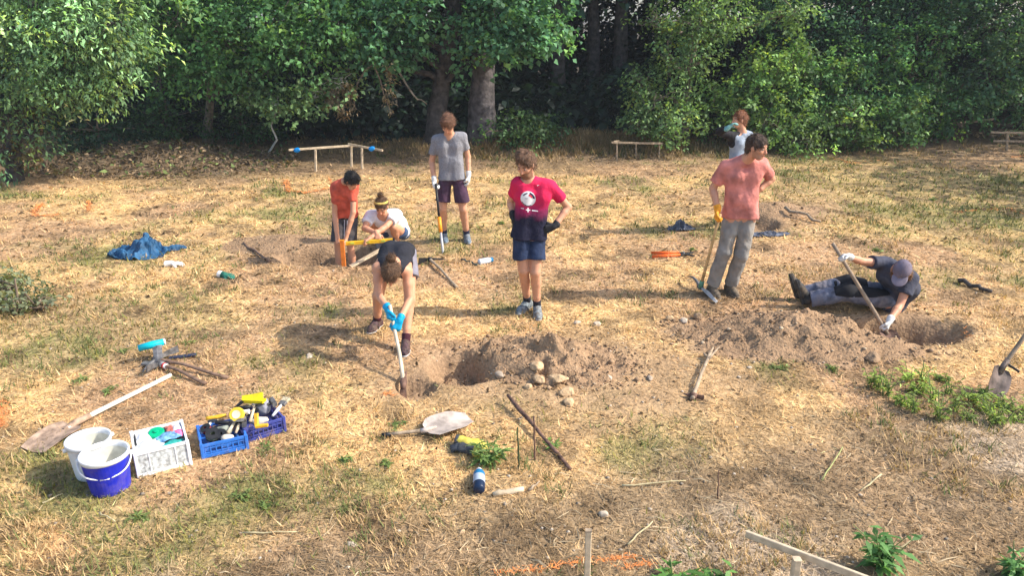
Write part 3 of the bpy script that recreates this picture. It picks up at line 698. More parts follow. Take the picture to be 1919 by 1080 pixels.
# ------------------------------------------------------------------ bodies and clothes: signed distance fields meshed by surface nets
class Field:
    def __init__(s): s.p = []
    def cone(s, a, b, ra, rb, k=0.02, flat=False, sub=False):
        s.p.append(('c', np.asarray(a, float), np.asarray(b, float), ra, rb, k, flat, sub)); return s
    def chain(s, pts, rs, k=0.02):
        for i in range(len(pts) - 1): s.cone(pts[i], pts[i + 1], rs[i], rs[i + 1], k)
        return s
    def ell(s, c, r, R=None, k=0.02, sub=False):
        s.p.append(('e', np.asarray(c, float), np.asarray(r, float), np.eye(3) if R is None else R, 0, k, False, sub)); return s
    def cut(s, o, n):        # keep the side where (p-o).n < 0
        s.p.append(('k', np.asarray(o, float), nrm(n))); return s
    def mesh(s, name, h=0.008, amp=0.0, freq=14.0, seed=0, stretch=(1, 1, 1), colfn=None, smooth=True):
        lo = np.full(3, 1e9); hi = -lo
        for q in s.p:
            if q[0] == 'c' and not q[7]:
                r = max(q[3], q[4]); lo = np.minimum(lo, np.minimum(q[1], q[2]) - r); hi = np.maximum(hi, np.maximum(q[1], q[2]) + r)
            elif q[0] == 'e' and not q[7]:
                r = q[2].max(); lo = np.minimum(lo, q[1] - r); hi = np.maximum(hi, q[1] + r)
        lo -= 0.03; hi += 0.03
        n = np.ceil((hi - lo) / h).astype(int) + 1
        val = np.full(n, 1.0, dtype=np.float32)
        ax = [(lo[i] + h * np.arange(n[i])).astype(np.float32) for i in range(3)]
        def sub(l, u):
            a = np.clip(np.floor((l - lo) / h).astype(int), 0, n - 1); b = np.clip(np.ceil((u - lo) / h).astype(int) + 1, 1, n)
            sl = tuple(slice(a[i], b[i]) for i in range(3))
            return sl, ax[0][sl[0]][:, None, None], ax[1][sl[1]][None, :, None], ax[2][sl[2]][None, None, :]
        for q in s.p:
            if q[0] == 'k':
                d = (ax[0][:, None, None] - q[1][0]) * q[2][0] + (ax[1][None, :, None] - q[1][1]) * q[2][1] + (ax[2][None, None, :] - q[1][2]) * q[2][2]
                np.maximum(val, d, out=val); continue
            k = q[5]
            if q[0] == 'c':
                _, a, b, ra, rb, _, flat, sb = q
                m = max(ra, rb) + k + 3 * h
                sl, X, Y, Z = sub(np.minimum(a, b) - m, np.maximum(a, b) + m)
                ba = b - a; L2 = float(ba @ ba) + 1e-12
                t = ((X - a[0]) * ba[0] + (Y - a[1]) * ba[1] + (Z - a[2]) * ba[2]) / L2
                tc = np.clip(t, 0, 1)
                d = np.sqrt((X - a[0] - tc * ba[0]) ** 2 + (Y - a[1] - tc * ba[1]) ** 2 + (Z - a[2] - tc * ba[2]) ** 2) - (ra + tc * (rb - ra))
                if flat: d = np.maximum(d, (t - 1) * math.sqrt(L2))
            else:
                _, c, r, R, _, _, _, sb = q
                m = r.max() + k + 3 * h
                sl, X, Y, Z = sub(c - m, c + m)
                X = X - c[0]; Y = Y - c[1]; Z = Z - c[2]
                u = [(R[0, i] * X + R[1, i] * Y + R[2, i] * Z) / r[i] for i in range(3)]
                k0 = np.sqrt(u[0] ** 2 + u[1] ** 2 + u[2] ** 2)
                k1 = np.sqrt((u[0] / r[0]) ** 2 + (u[1] / r[1]) ** 2 + (u[2] / r[2]) ** 2) + 1e-6
                d = k0 * (k0 - 1) / k1
            v = val[sl]
            if sb:
                d = -d
                hh = np.maximum(k - np.abs(v - d), 0) / k
                val[sl] = np.maximum(v, d) + hh * hh * k * 0.25
            else:
                hh = np.maximum(k - np.abs(v - d), 0) / k
                val[sl] = np.minimum(v, d) - hh * hh * k * 0.25
        if amp > 0:
            rg = np.random.default_rng(seed)
            ds = np.zeros(n, dtype=np.float32)
            for i in range(7):
                kv = nrm(rg.normal(size=3)) * freq * (0.6 + 0.35 * i) * np.asarray(stretch); ph = rg.uniform(0, 6.28)
                w1 = nrm(rg.normal(size=3)) * freq * 0.6
                wa = 0.9 * np.sin(ax[0] * w1[0] + ph)[:, None, None] + 0.9 * np.sin(ax[2] * w1[2] + 1)[None, None, :]
                sn = np.sin(0.5 * (ax[0][:, None, None] * kv[0] + ax[1][None, :, None] * kv[1] + ax[2][None, None, :] * kv[2] + ph) + wa)
                ds += (2 * np.sqrt(np.abs(sn) + .02) - 1.45) / (1 + 0.3 * i)
            val += amp * 0.5 * ds
        val[0] = val[-1] = 1; val[:, 0] = val[:, -1] = 1; val[:, :, 0] = val[:, :, -1] = 1
        v, f = nets(val, lo, h)
        col = None if colfn is None else colfn(v)
        return np_mesh(name, v, f, col, smooth)

def nets(val, lo, h):
    ins = val < 0
    n = np.array(val.shape)
    c = [ins[(slice(i, n[0] - 1 + i)), (slice(j, n[1] - 1 + j)), (slice(k, n[2] - 1 + k))] for i in (0, 1) for j in (0, 1) for k in (0, 1)]
    cnt = np.zeros(n - 1, dtype=np.int8)
    for q in c: cnt += q
    act = np.argwhere((cnt > 0) & (cnt < 8))
    vid = np.full(n - 1, -1, dtype=np.int32); vid[act[:, 0], act[:, 1], act[:, 2]] = np.arange(len(act))
    cor = [(i, j, k) for i in (0, 1) for j in (0, 1) for k in (0, 1)]
    vals = np.stack([val[act[:, 0] + i, act[:, 1] + j, act[:, 2] + k] for i, j, k in cor], 1)
    acc = np.zeros((len(act), 3)); cn = np.zeros(len(act))
    for p in range(8):
        for q in range(p + 1, 8):
            dif = np.abs(np.array(cor[p]) - np.array(cor[q]))
            if dif.sum() != 1: continue
            a, b = vals[:, p], vals[:, q]; m = (a < 0) != (b < 0)
            t = np.where(m, a / np.where(m, a - b, 1), 0)
            pt = np.array(cor[p])[None] + t[:, None] * (np.array(cor[q]) - np.array(cor[p]))[None]
            acc[m] += pt[m]; cn[m] += 1
    v = lo + h * (act + acc / cn[:, None])
    faces = []
    for axn in range(3):
        s0 = [slice(None)] * 3; s1 = [slice(None)] * 3
        s0[axn] = slice(0, n[axn] - 1); s1[axn] = slice(1, n[axn])
        A, B = ins[tuple(s0)], ins[tuple(s1)]
        e = np.argwhere(A != B)
        o1, o2 = [(1, 2), (2, 0), (0, 1)][axn]
        ok = (e[:, o1] > 0) & (e[:, o2] > 0) & (e[:, o1] < n[o1] - 1) & (e[:, o2] < n[o2] - 1)
        e = e[ok]
        def g(d1, d2):
            q = e.copy(); q[:, o1] -= d1; q[:, o2] -= d2
            return vid[q[:, 0], q[:, 1], q[:, 2]]
        quad = np.stack([g(1, 1), g(0, 1), g(0, 0), g(1, 0)], 1)
        flip = ~A[e[:, 0], e[:, 1], e[:, 2]]
        quad[flip] = quad[flip][:, ::-1]
        faces.append(quad)
    return v, np.concatenate(faces)

def frame(f, up=(0, 0, 1)):
    """columns: side, forward, up"""
    f = nrm(f); x = nrm(np.cross(f, up)); z = np.cross(x, f)
    return np.stack([x, f, z], 1)
def rotv(v, ax, ang):
    ax = nrm(ax); v = np.asarray(v, float)
    return v * math.cos(ang) + np.cross(ax, v) * math.sin(ang) + ax * (ax @ v) * (1 - math.cos(ang))

def hand(F, wr, u, n, sgn, curl=25.0, s=1.0, fat=0.0, spread=0.0):
    """palm and five fingers; u: wrist to knuckles, n: where the palm faces, sgn: which side the thumb leaves"""
    u = nrm(u); n = nrm(np.asarray(n, float) - u * (u @ np.asarray(n, float))); w = np.cross(n, u) * sgn
    ax = np.cross(u, n)
    F.cone(wr - u * 0.03, wr + u * 0.015, 0.028 * s + fat, 0.029 * s + fat, 0.01)
    for i, (o, ln) in enumerate(zip((0.031, 0.0105, -0.0105, -0.030), (0.072, 0.080, 0.074, 0.058))):
        kn = wr + (u * (0.092 - 0.006 * abs(i - 1)) + w * o) * s
        F.cone(wr + (u * 0.02 + w * o * 0.6) * s, kn, 0.0175 * s + fat, 0.0145 * s + fat, 0.008)
        p = kn; a = math.radians(curl * 0.8)
        for L in (0.45, 0.31, 0.24):
            d = rotv(u, ax, a) + w * (0.5 - i / 3) * spread
            q = p + nrm(d) * ln * L * s
            F.cone(p, q, 0.0105 * s + fat, 0.0092 * s + fat, 0.003); p = q; a += math.radians(curl)
    b = wr + (u * 0.032 + w * 0.026) * s
    m = b + nrm(u * 0.65 + w * 0.65 + n * 0.45) * 0.048 * s
    F.cone(wr + u * 0.01, b, 0.018 * s + fat, 0.016 * s + fat, 0.008)
    F.cone(b, m, 0.0145 * s + fat, 0.0115 * s + fat, 0.005)
    F.cone(m, m + nrm(u * 0.75 - w * 0.1 + n * 0.7) * 0.036 * s, 0.0112 * s + fat, 0.0098 * s + fat, 0.003)

def person(label, J, skin, s=1.0, headf=(0, -1, 0), headup=(0, 0, 1), gloves=(None, None), hands=None, build=1.0, beard=0.0, brow=(0.07, 0.045, 0.03), base=None):
    """J: joints nk, hd, sh/el/wr + a/b, hi/kn/an + a/b (a and b are the two sides).  The body is one continuous mesh."""
    if base is None: base = (J['he_a'] + J['he_b']) / 2
    root = thing('person', label, 'person', base)
    F = Field(); g = build
    sa, sb, ha, hb, nk, hd = J['sh_a'], J['sh_b'], J['hi_a'], J['hi_b'], J['nk'], J['hd']
    ms, mh = (sa + sb) / 2, (ha + hb) / 2
    sp = nrm(ms - mh); us = nrm(sb - sa); uh = nrm(hb - ha)
    if 'wa' in J: wst = J['wa']
    else: wst = lerp(mh, ms, 0.42)
    um = nrm(us + uh)
    for sg in (-1, 1):
        c = ms + us * sg * 0.083 * s - sp * 0.10 * s
        w = wst + um * sg * 0.058 * s
        q = mh + uh * sg * 0.072 * s + sp * 0.01
        F.cone(c, w, 0.105 * s * g, 0.088 * s * g, 0.05)
        F.cone(w, q, 0.088 * s * g, 0.103 * s * g, 0.05)
        F.cone(ms + us * sg * 0.10 * s - sp * 0.03 * s, c, 0.075 * s, 0.1 * s * g, 0.05)
    for t in 'ab':
        sh, el, wr, hi, kn, an = [J[k + t] for k in ('sh_', 'el_', 'wr_', 'hi_', 'kn_', 'an_')]
        F.cone(lerp(nk, ms, 0.35), sh, 0.052 * s, 0.05 * s, 0.04)
        F.chain([sh, lerp(sh, el, 0.45), el], [0.056 * s * g, 0.049 * s * g, 0.039 * s], 0.025)
        F.chain([el, lerp(el, wr, 0.3), lerp(el, wr, 0.75), wr], [0.039 * s, 0.043 * s * g, 0.032 * s, 0.0275 * s], 0.012)
        F.chain([hi, lerp(hi, kn, 0.4), kn], [0.094 * s * g, 0.08 * s * g, 0.057 * s], 0.03)
        bk = nrm(kn - (hi + an) / 2) if np.linalg.norm(kn - (hi + an) / 2) > 0.03 else nrm(np.cross(an - hi, uh))
        calf = lerp(kn, an, 0.3) - bk * 0.018
        F.chain([kn, calf, lerp(kn, an, 0.7), an], [0.055 * s, 0.056 * s, 0.042 * s, 0.036 * s], 0.015)
        F.cone(an, an + nrm(an - kn) * 0.03, 0.036 * s, 0.034 * s, 0.01)
        gi = 0 if t == 'a' else 1
        if gloves[gi] is None and hands and hands[gi]:
            hand(F, wr, *hands[gi][:3], curl=hands[gi][3], s=s)
    R = frame(headf, headup); h = lambda x, y, z: hd + R @ (np.array([x, y, z]) * s)
    F.cone(nk - sp * 0.02, h(0, -0.022, -0.05), 0.062 * s, 0.054 * s, 0.03)
    F.ell(h(0, -0.014, 0.034), V(.077, .098, .088) * s, R, 0.02)
    F.ell(h(0, .022, -.034), V(.061, .070, .082) * s, R, 0.03)
    F.cone(h(-.022, .055, -.092), h(.022, .055, -.092), .027 * s, .027 * s, .025)
    F.cone(h(-.03, .073, .022), h(.03, .073, .022), .017 * s, .017 * s, .015)
    F.cone(h(0, .088, .008), h(0, .109, -.034), .0085 * s, .0125 * s, .008)
    F.cone(h(-.013, .098, -.037), h(.013, .098, -.037), .008 * s, .008 * s, .006)
    F.cone(h(-.018, .083, -.063), h(.018, .083, -.063), .0105 * s, .0105 * s, .008)
    for sg in (-1, 1):
        F.ell(h(.031 * sg, .101, .002), V(.017, .015, .010) * s, R, .008, sub=True)
        F.ell(h(.040 * sg, .062, -.026), V(.022, .02, .018) * s, R, .02)
        F.ell(h(.078 * sg, -.008, -.008), V(.010, .021, .032) * s, R, .006)
    skin = np.asarray(skin, float)
    def colfn(v):
        c = np.repeat(skin[None], len(v), 0)
        l = ((v - hd) @ R) / s
        face = (l[:, 1] > 0.02) & (np.abs(l[:, 2]) < .16) & (np.abs(l[:, 0]) < .1)
        def blend(m, cc): c[:] = c * (1 - m[:, None]) + np.asarray(cc) * m[:, None]
        m = face * sstep(1.3, .7, np.sqrt((l[:, 0] / .026) ** 2 + ((l[:, 2] + .064) / .010) ** 2)); blend(m, skin * V(.85, .5, .5))
        for sg in (-1, 1):
            m = face * sstep(1.3, .7, np.sqrt(((l[:, 0] - .032 * sg) / .022) ** 2 + ((l[:, 2] - .025) / .007) ** 2)); blend(m * .85, brow)
        m = face * sstep(1.2, .5, np.sqrt((l[:, 0] / .05) ** 2 + ((l[:, 2] + .02) / .035) ** 2)); blend(m * .25, skin * V(1.1, .75, .7))
        if beard > 0:
            m = (l[:, 1] > -0.01) * (np.abs(l[:, 0]) < .1) * sstep(-.035, -.055, l[:, 2] - 0.6 * np.maximum(np.abs(l[:, 0]) - .045, 0)) * (l[:, 2] > -.14)
            blend(m * beard, brow)
        return c
    obj('body', F.mesh('body', 0.0075, colfn=colfn), attr_mat('skin', 0.55, fine=0.06, fscale=40, spec=0.35), root)
    for sg in (-1, 1):
        e = Field().ell(h(.031 * sg, .0785, .002), V(.0115, .0115, .0115) * s, R)
        def ec(v, c0=h(.031 * sg, .090, .002)):
            d = np.linalg.norm(v - c0, axis=1); m = sstep(.009, .006, d)[:, None]
            return V(.5, .44, .40) * (1 - m) + V(.04, .025, .015) * m
        obj('eye', e.mesh('eye', 0.0035, colfn=ec), attr_mat('eyeball', 0.2), root)
    for gi, t in enumerate('ab'):
        if gloves[gi] is not None:
            gm, hs_ = gloves[gi], hands[gi]
            f = Field(); hand(f, J['wr_' + t], *hs_[:3], curl=hs_[3], s=s, fat=0.004)
            el, wr = J['el_' + t], J['wr_' + t]
            f.cone(wr, lerp(wr, el, 0.20), 0.034 * s, 0.040 * s, 0.012, flat=True)
            obj('glove', f.mesh('glove', 0.0065, amp=0.002, freq=60, seed=gi), gm, root)
    root_info = dict(root=root, J=J, s=s, R=R, h=h, ms=ms, mh=mh, sp=sp, us=us, uh=uh, um=um, wst=wst, g=g, skin=skin)
    return root_info

def shirt(I, m, sleeve=0.55, hem=0.0, fat=0.018, neck='round', name='t_shirt', amp=0.010, seed=1, loose=1.0, label=None, straps=False):
    J, s, g = I['J'], I['s'], I['g']
    F = Field(); ms, mh, sp, us, uh, um, wst = [I[k] for k in ('ms', 'mh', 'sp', 'us', 'uh', 'um', 'wst')]
    nk = J['nk']
    for sg in (-1, 1):
        c = ms + us * sg * 0.085 * s - sp * 0.10 * s
        w = wst + um * sg * 0.064 * s
        q = mh + uh * sg * 0.078 * s - sp * (0.02 + hem)
        F.cone(c, w, 0.105 * s * g + fat, 0.092 * s * g + fat * 1.3 * loose, 0.06)
        F.cone(w, q, 0.092 * s * g + fat * 1.3 * loose, 0.108 * s * g + .020 + fat * .3, 0.06)
        F.cone(ms + us * sg * 0.10 * s - sp * 0.03 * s, c, 0.075 * s + fat, 0.1 * s * g + fat, 0.05)
    F.cut(mh - sp * (0.03 + hem), -sp)
    for t in 'ab':
        sh, el, wr = J['sh_' + t], J['el_' + t], J['wr_' + t]
        if not straps:
            F.cone(lerp(nk, ms, 0.35), sh, 0.052 * s + fat * 0.6, 0.052 * s + fat * 0.8, 0.05)
            if sleeve <= 1: F.cone(sh, lerp(sh, el, sleeve), 0.058 * s * g + fat, 0.05 * s * g + fat * 1.5, 0.035, flat=True)
            else:
                F.cone(sh, el, 0.058 * s * g + fat, 0.043 * s + fat, 0.03)
                F.cone(el, lerp(el, wr, sleeve - 1), 0.045 * s + fat, 0.033 * s + fat, 0.02, flat=True)
        else:
            F.cone(lerp(nk, sh, 0.45) , lerp(nk, sh, 0.5) - sp * 0.06, 0.052 * s + fat * 0.7, 0.06 * s + fat, 0.04)
            F.cone(sh + us * (0.02 if t == 'b' else -0.02) * s + sp * 0.01, sh + us * (0.03 if t == 'b' else -0.03) * s - sp * 0.07, 0.062 * s, 0.058 * s, 0.02, sub=True)
    hd = J['hd']; fw = nrm(np.cross(us, sp)); fw = fw if fw @ (I['R'][:, 1]) > 0 or abs(fw @ I['R'][:, 1]) < .2 else -fw
    if 'chestf' in J: fw = nrm(J['chestf'])
    up = nrm(nk - ms + sp * .05)
    F.ell(nk + up * 0.055 * s + fw * 0.012, V(.074, .074, .074) * s, k=0.012, sub=True)
    if neck == 'v':
        F.cone(nk + fw * 0.10 * s + up * .01, nk + fw * 0.13 * s - sp * 0.13 * s, 0.055 * s, 0.018 * s, 0.012, sub=True)
    elif neck == 'scoop':
        F.ell(nk + fw * 0.10 * s - sp * 0.01, V(.07, .07, .06) * s, k=0.012, sub=True)
    else:
        F.ell(nk + fw * 0.065 * s + up * 0.012, V(.055, .055, .045) * s, k=0.012, sub=True)
    o = obj(name, F.mesh(name, 0.0095, amp=amp, freq=17, seed=seed, stretch=(1.1, 1.1, 0.55)), m, I['root'], label=label)
    return o

def trousers(I, m, length=0.55, fat=0.022, name='shorts', amp=0.008, seed=2, flare=0.02, label=None, waist=0.10):
    """length 0..1 down the thigh, 1..2 down the shin"""
    J, s, g = I['J'], I['s'], I['g']
    F = Field(); mh, sp, uh = I['mh'], I['sp'], I['uh']
    for sg in (-1, 1):
        F.cone(mh + uh * sg * 0.066 * s + sp * waist, mh + uh * sg * 0.074 * s, 0.088 * s * g + .004, 0.102 * s * g + .006, 0.05)
    F.cut(mh + sp * (waist + .02), sp)
    for t in 'ab':
        hi, kn, an = J['hi_' + t], J['kn_' + t], J['an_' + t]
        if length <= 1: F.cone(hi, lerp(hi, kn, length), 0.094 * s * g + .007, (0.094 - 0.036 * length) * s * g + fat + flare, 0.012, flat=True)
        else:
            F.chain([hi, lerp(hi, kn, 0.4), kn], [0.094 * s * g + .008, 0.082 * s * g + fat * .8, 0.060 * s + fat], 0.014)
            F.cone(kn, lerp(kn, an, length - 1), 0.060 * s + fat, 0.042 * s + fat + flare, 0.03, flat=True)
    return obj(name, F.mesh(name, 0.0095, amp=amp, freq=18, seed=seed, stretch=(1.1, 1.1, 0.6)), m, I['root'], label=label)

def shoe(I, t, m, sole_m, ln=0.275, up=(0, 0, 1), boot=0.0, sock=None):
    J, s = I['J'], I['s']
    he, to, an, kn = J['he_' + t], J['to_' + t], J['an_' + t], J['kn_' + t]
    up = nrm(up); d = nrm((to - he) - up * ((to - he) @ up))
    to = he + d * (ln - 0.06) * s; w = np.cross(d, up)
    def shape(F, f):
        F.cone(he + up * .04, he + d * .10 * s + up * .045, .036 * s + f, .038 * s + f, .02)
        for q in (-1, 1): F.cone(he + d * .10 * s + up * .03 + w * .008 * q, he + d * .175 * s + w * .016 * q + up * .03, .036 * s + f, .030 * s + f, .02)
        F.cone(he + d * .175 * s + up * .03, to + up * .025, .036 * s + f, .028 * s + f, .02)
        F.cone(he + d * .165 * s + up * .05, an + up * .01, .03 * s + f, .036 * s + f, .03)
    F = Field(); shape(F, 0.004)
    F.cone(he + up * .05, lerp(an, kn, 0.02 + boot), .040 * s, .045 * s, .02, flat=True)
    F.cut(he + up * .016, -up)
    o = obj('shoe', F.mesh('shoe', 0.008, amp=0.002, freq=50), m, I['root'])
    F = Field(); shape(F, 0.009)
    F.cut(he + up * .022, up); F.cut(he - up * .002, -up)
    obj('sole', F.mesh('sole', 0.008), sole_m, o)
    if sock is not None:
        F = Field().cone(an - nrm(kn - an) * 0.01, lerp(an, kn, 0.2), .042 * s, .047 * s, .01, flat=True)
        obj('sock', F.mesh('sock', 0.008), sock, I['root'])
    return o

def hair(I, m, fluff=0.016, fringe=0.05, back=-0.04, sides=-0.01, amp=0.012, seed=3, extra=None, name='hair'):
    h, R, s = I['h'], I['R'], I['s']
    F = Field()
    F.ell(h(0, -.018, .040), (V(.077, .098, .088) + fluff) * s, R, .02)
    F.cone(h(0, -.05, .0), h(0, -.062, back), (.066 + fluff) * s, (.052 + fluff * .6) * s, .03)
    if extra: extra(F, h, s)
    # open the face
    F.ell(h(0, .115, fringe - .085), V(.078, .075, .085) * s, R, .012, sub=True)
    F.ell(h(0, .05, sides - .085), V(.13, .062, .075) * s, R, .012, sub=True)
    ho = obj(name, F.mesh(name, 0.0075, amp=amp, freq=48, seed=seed, stretch=(1, 1, .6)), m, I['root'])
    # loose strands over the mass of hair
    me = ho.data; nv = len(me.vertices); co = np.empty(nv * 3, dtype=np.float32); no = np.empty(nv * 3, dtype=np.float32)
    me.vertices.foreach_get('co', co); me.vertices.foreach_get('normal', no); co = co.reshape(-1, 3) + wloc(ho); no = no.reshape(-1, 3)
    rg = np.random.default_rng(seed + 70); pick = rg.integers(0, nv, 2600); p = co[pick]; nn = no[pick]
    crown = h(0, -.05, .13); d = p - crown; d = d - nn * np.sum(d * nn, 1, keepdims=True); d = nrm_rows(d + rg.normal(0, .025, d.shape) + 1e-6)
    d = nrm_rows(d + nn * rg.uniform(0, .45, (len(p), 1)) + rg.normal(0, .28, d.shape)); ln = rg.uniform(.015, .055, (len(p), 1)) * s
    sd = nrm_rows(np.cross(d, nn) + 1e-6) * .0022
    v = np.stack([p - sd, p + sd, p + d * ln], 1).reshape(-1, 3)
    obj('strands', np_mesh('strands', v - wloc(ho), np.arange(len(v)).reshape(-1, 3)), m, None).parent = ho
    return ho

def joints(Y, spec, feet):
    J = {k: P(v[0], v[1], Y + v[2]) for k, v in spec.items()}
    for t, (h_, t_) in feet.items():
        he, to = G(*h_), G(*t_)
        J['he_' + t], J['to_' + t] = he, to
        if 'an_' + t not in J: J['an_' + t] = he + nrm(to - he) * 0.045 + V(0, 0, 0.085)
    return J

def decal(I_obj, pts2, faces, o, u, v, d, m, parent, name, lift=0.004):
    """a flat print laid onto a garment: pts2 in (u,v) metres about o, dropped along d onto the cloth"""
    me = I_obj.data; off = wloc(I_obj)
    co = np.empty(len(me.vertices) * 3, dtype=np.float32); me.vertices.foreach_get('co', co)
    co = co.reshape(-1, 3) + off
    bv = BVHTree.FromPolygons([Vector(q) for q in co], [tuple(p.vertices) for p in me.polygons])
    out = []
    for a, b in pts2:
        p = o + u * a + v * b - d * 0.4
        hit = bv.ray_cast(Vector(p), Vector(d), 1.0)
        q = np.array(hit[0]) if hit[0] is not None else p + d * 0.4
        out.append(q - d * lift)
    mb = MB(); mb.add(out, faces)
    return obj(name, mb, m, parent)
def disc_pts(r, n=20, rings=4, cx=0, cy=0, sx=1, sy=1):
    pts = [(cx, cy)]; fs = []
    for i in range(1, rings + 1):
        for k in range(n): pts.append((cx + sx * r * i / rings * math.cos(6.2832 * k / n), cy + sy * r * i / rings * math.sin(6.2832 * k / n)))
    for k in range(n): fs.append((0, 1 + k, 1 + (k + 1) % n))
    for i in range(1, rings):
        for k in range(n):
            a = 1 + (i - 1) * n; b = 1 + i * n
            fs.append((a + k, b + k, b + (k + 1) % n, a + (k + 1) % n))
    return pts, fs
def rect_pts(x0, x1, y0, y1, nx=6, ny=3):
    pts = [(x0 + (x1 - x0) * i / nx, y0 + (y1 - y0) * j / ny) for i in range(nx + 1) for j in range(ny + 1)]
    fs = [(i * (ny + 1) + j, (i + 1) * (ny + 1) + j, (i + 1) * (ny + 1) + j + 1, i * (ny + 1) + j + 1) for i in range(nx) for j in range(ny)]
    return pts, fs
# ------------------------------------------------------------------ poses: sight line and distance of each joint
SPEC = {
 'magenta': (7.62, dict(nk=(991,336,-.02), hd=(985,309,-.08), sh_a=(970,344,-.02), sh_b=(1031,350,.02), el_a=(957,379,.12), el_b=(1065,388,.10),
                 wr_a=(961,404,.02), wr_b=(1039,424,-.04), hi_a=(976,440,.0), hi_b=(1006,441,.02), kn_a=(981,507,-.03), kn_b=(1003,510,-.06)),
             dict(a=((992,577),(965,594)), b=((1006,585),(1011,611)))),
 'grey': (10.35, dict(nk=(842,254,-.03), hd=(839,233,-.12), sh_a=(817,262,-.02), sh_b=(867,256,.02), el_a=(809,303,.04), el_b=(877,294,.06),
                 wr_a=(814,338,-.08), wr_b=(878,328,-.02), hi_a=(834,336,0), hi_b=(860,336,0), kn_a=(829,391,-.02), kn_b=(868,392,-.02)),
             dict(a=((832,448),(837,465)), b=((874,449),(883,468)))),
 'pink': (8.2, dict(nk=(1402,293,-.05), hd=(1419,276,-.14), sh_a=(1362,311,.02), sh_b=(1428,309,.02), el_a=(1336,353,.10), el_b=(1446,335,.16),
                 wr_a=(1345,393,-.04), wr_b=(1421,357,.10), hi_a=(1371,409,.06), hi_b=(1401,408,.04), kn_a=(1357,474,.0), kn_b=(1389,477,-.02)),
             dict(a=((1330,548),(1346,562)), b=((1363,545),(1380,559)))),
 'digger': (7.1, dict(nk=(738,494,-.36), hd=(733,513,-.50), sh_a=(707,503,-.30), sh_b=(763,509,-.28), el_a=(709,553,-.42), el_b=(768,562,-.36),
                 wr_a=(727,579,-.60), wr_b=(749,600,-.62), hi_a=(727,473,.14), hi_b=(765,476,.10), kn_a=(708,556,-.02), kn_b=(768,562,-.20), wa=(742,474,-.08)),
             dict(a=((712,612),(690,629)), b=((762,652),(756,677)))),
 'boy': (9.62, dict(nk=(648,337,-.14), hd=(660,339,-.24), sh_a=(630,349,-.08), sh_b=(662,347,-.10), el_a=(627,400,-.10), el_b=(662,398,-.22),
                 wr_a=(632,444,-.22), wr_b=(648,448,-.30), hi_a=(636,402,.05), hi_b=(659,402,.05), kn_a=(633,455,-.06), kn_b=(656,457,-.06)),
             dict(a=((634,488),(632,502)), b=((655,489),(658,503)))),
 'squat': (9.95, dict(nk=(719,405,-.22), hd=(715,387,-.32), sh_a=(694,404,-.20), sh_b=(744,402,-.16), el_a=(683,428,-.38), el_b=(724,424,-.40),
                 wr_a=(706,437,-.55), wr_b=(694,446,-.60), hi_a=(733,437,.12), hi_b=(756,437,.14), kn_a=(697,417,-.18), kn_b=(737,425,-.26), wa=(738,420,.03)),
             dict(a=((714,468),(704,476)), b=((748,466),(741,477)))),
 'behind': (10.9, dict(nk=(1392,247,0), hd=(1385,224,-.02), sh_a=(1374,256,-.06), sh_b=(1404,255,.10), el_a=(1349,247,-.24), el_b=(1409,293,.18),
                 wr_a=(1364,240,-.42), wr_b=(1400,328,.0), hi_a=(1374,325,-.06), hi_b=(1396,325,.04), kn_a=(1374,373,-.07), kn_b=(1394,373,.0)),
             dict(a=((1376,430),(1364,436)), b=((1396,426),(1387,434)))),
 'sitter': (7.75, dict(nk=(1682,505,-.16), hd=(1690,511,-.34), sh_a=(1659,494,.02), sh_b=(1706,522,-.20), el_a=(1615,490,-.06), el_b=(1686,573,-.34),
                 wr_a=(1590,481,-.18), wr_b=(1667,601,-.52), hi_a=(1668,548,.16), hi_b=(1674,566,-.02), kn_a=(1590,532,.14), kn_b=(1587,549,-.06),
                 an_a=(1504,540,.26), an_b=(1516,554,.06), wa=(1690,536,.02)),
             dict(a=((1487,545),(1480,522)), b=((1505,560),(1494,540)))),
}
# ------------------------------------------------------------------ the eight people
HAIR_BR = mat('brown_hair', (.105, .055, .028), 0.55, 0.3, 40, 0.5, 120)
HAIR_LT = mat('light_brown_hair', (.20, .105, .05), 0.55, 0.3, 40, 0.5, 120)
HAIR_DK = mat('black_hair', (.014, .011, .010), 0.45, 0.3, 40, 0.5, 120)
HAIR_RD = mat('auburn_hair', (.23, .085, .035), 0.5, 0.3, 40, 0.5, 120)
GLV_W = mat('white_work_glove', (.68, .67, .64), 0.85, 0.1, 30, dirt=.4)
GLV_K = mat('black_work_glove', (.018, .018, .022), 0.7, 0.2, 30)
GLV_B = mat('bright_blue_glove', (.0, .31, .55), 0.5, 0.12, 30)
GLV_O = mat('orange_work_glove', (.85, .33, .02), 0.6, 0.15, 30)
GLV_T = mat('pale_teal_glove', (.16, .34, .32), 0.7, 0.15, 30)
RUBBER = mat('dark_rubber', (.03, .03, .032), 0.8)
SOLE_G = mat('grey_sole', (.34, .35, .36), 0.8)
SOCK_K = mat('dark_sock', (.02, .02, .03), 0.9)
SKIN = V(.56, .285, .175)

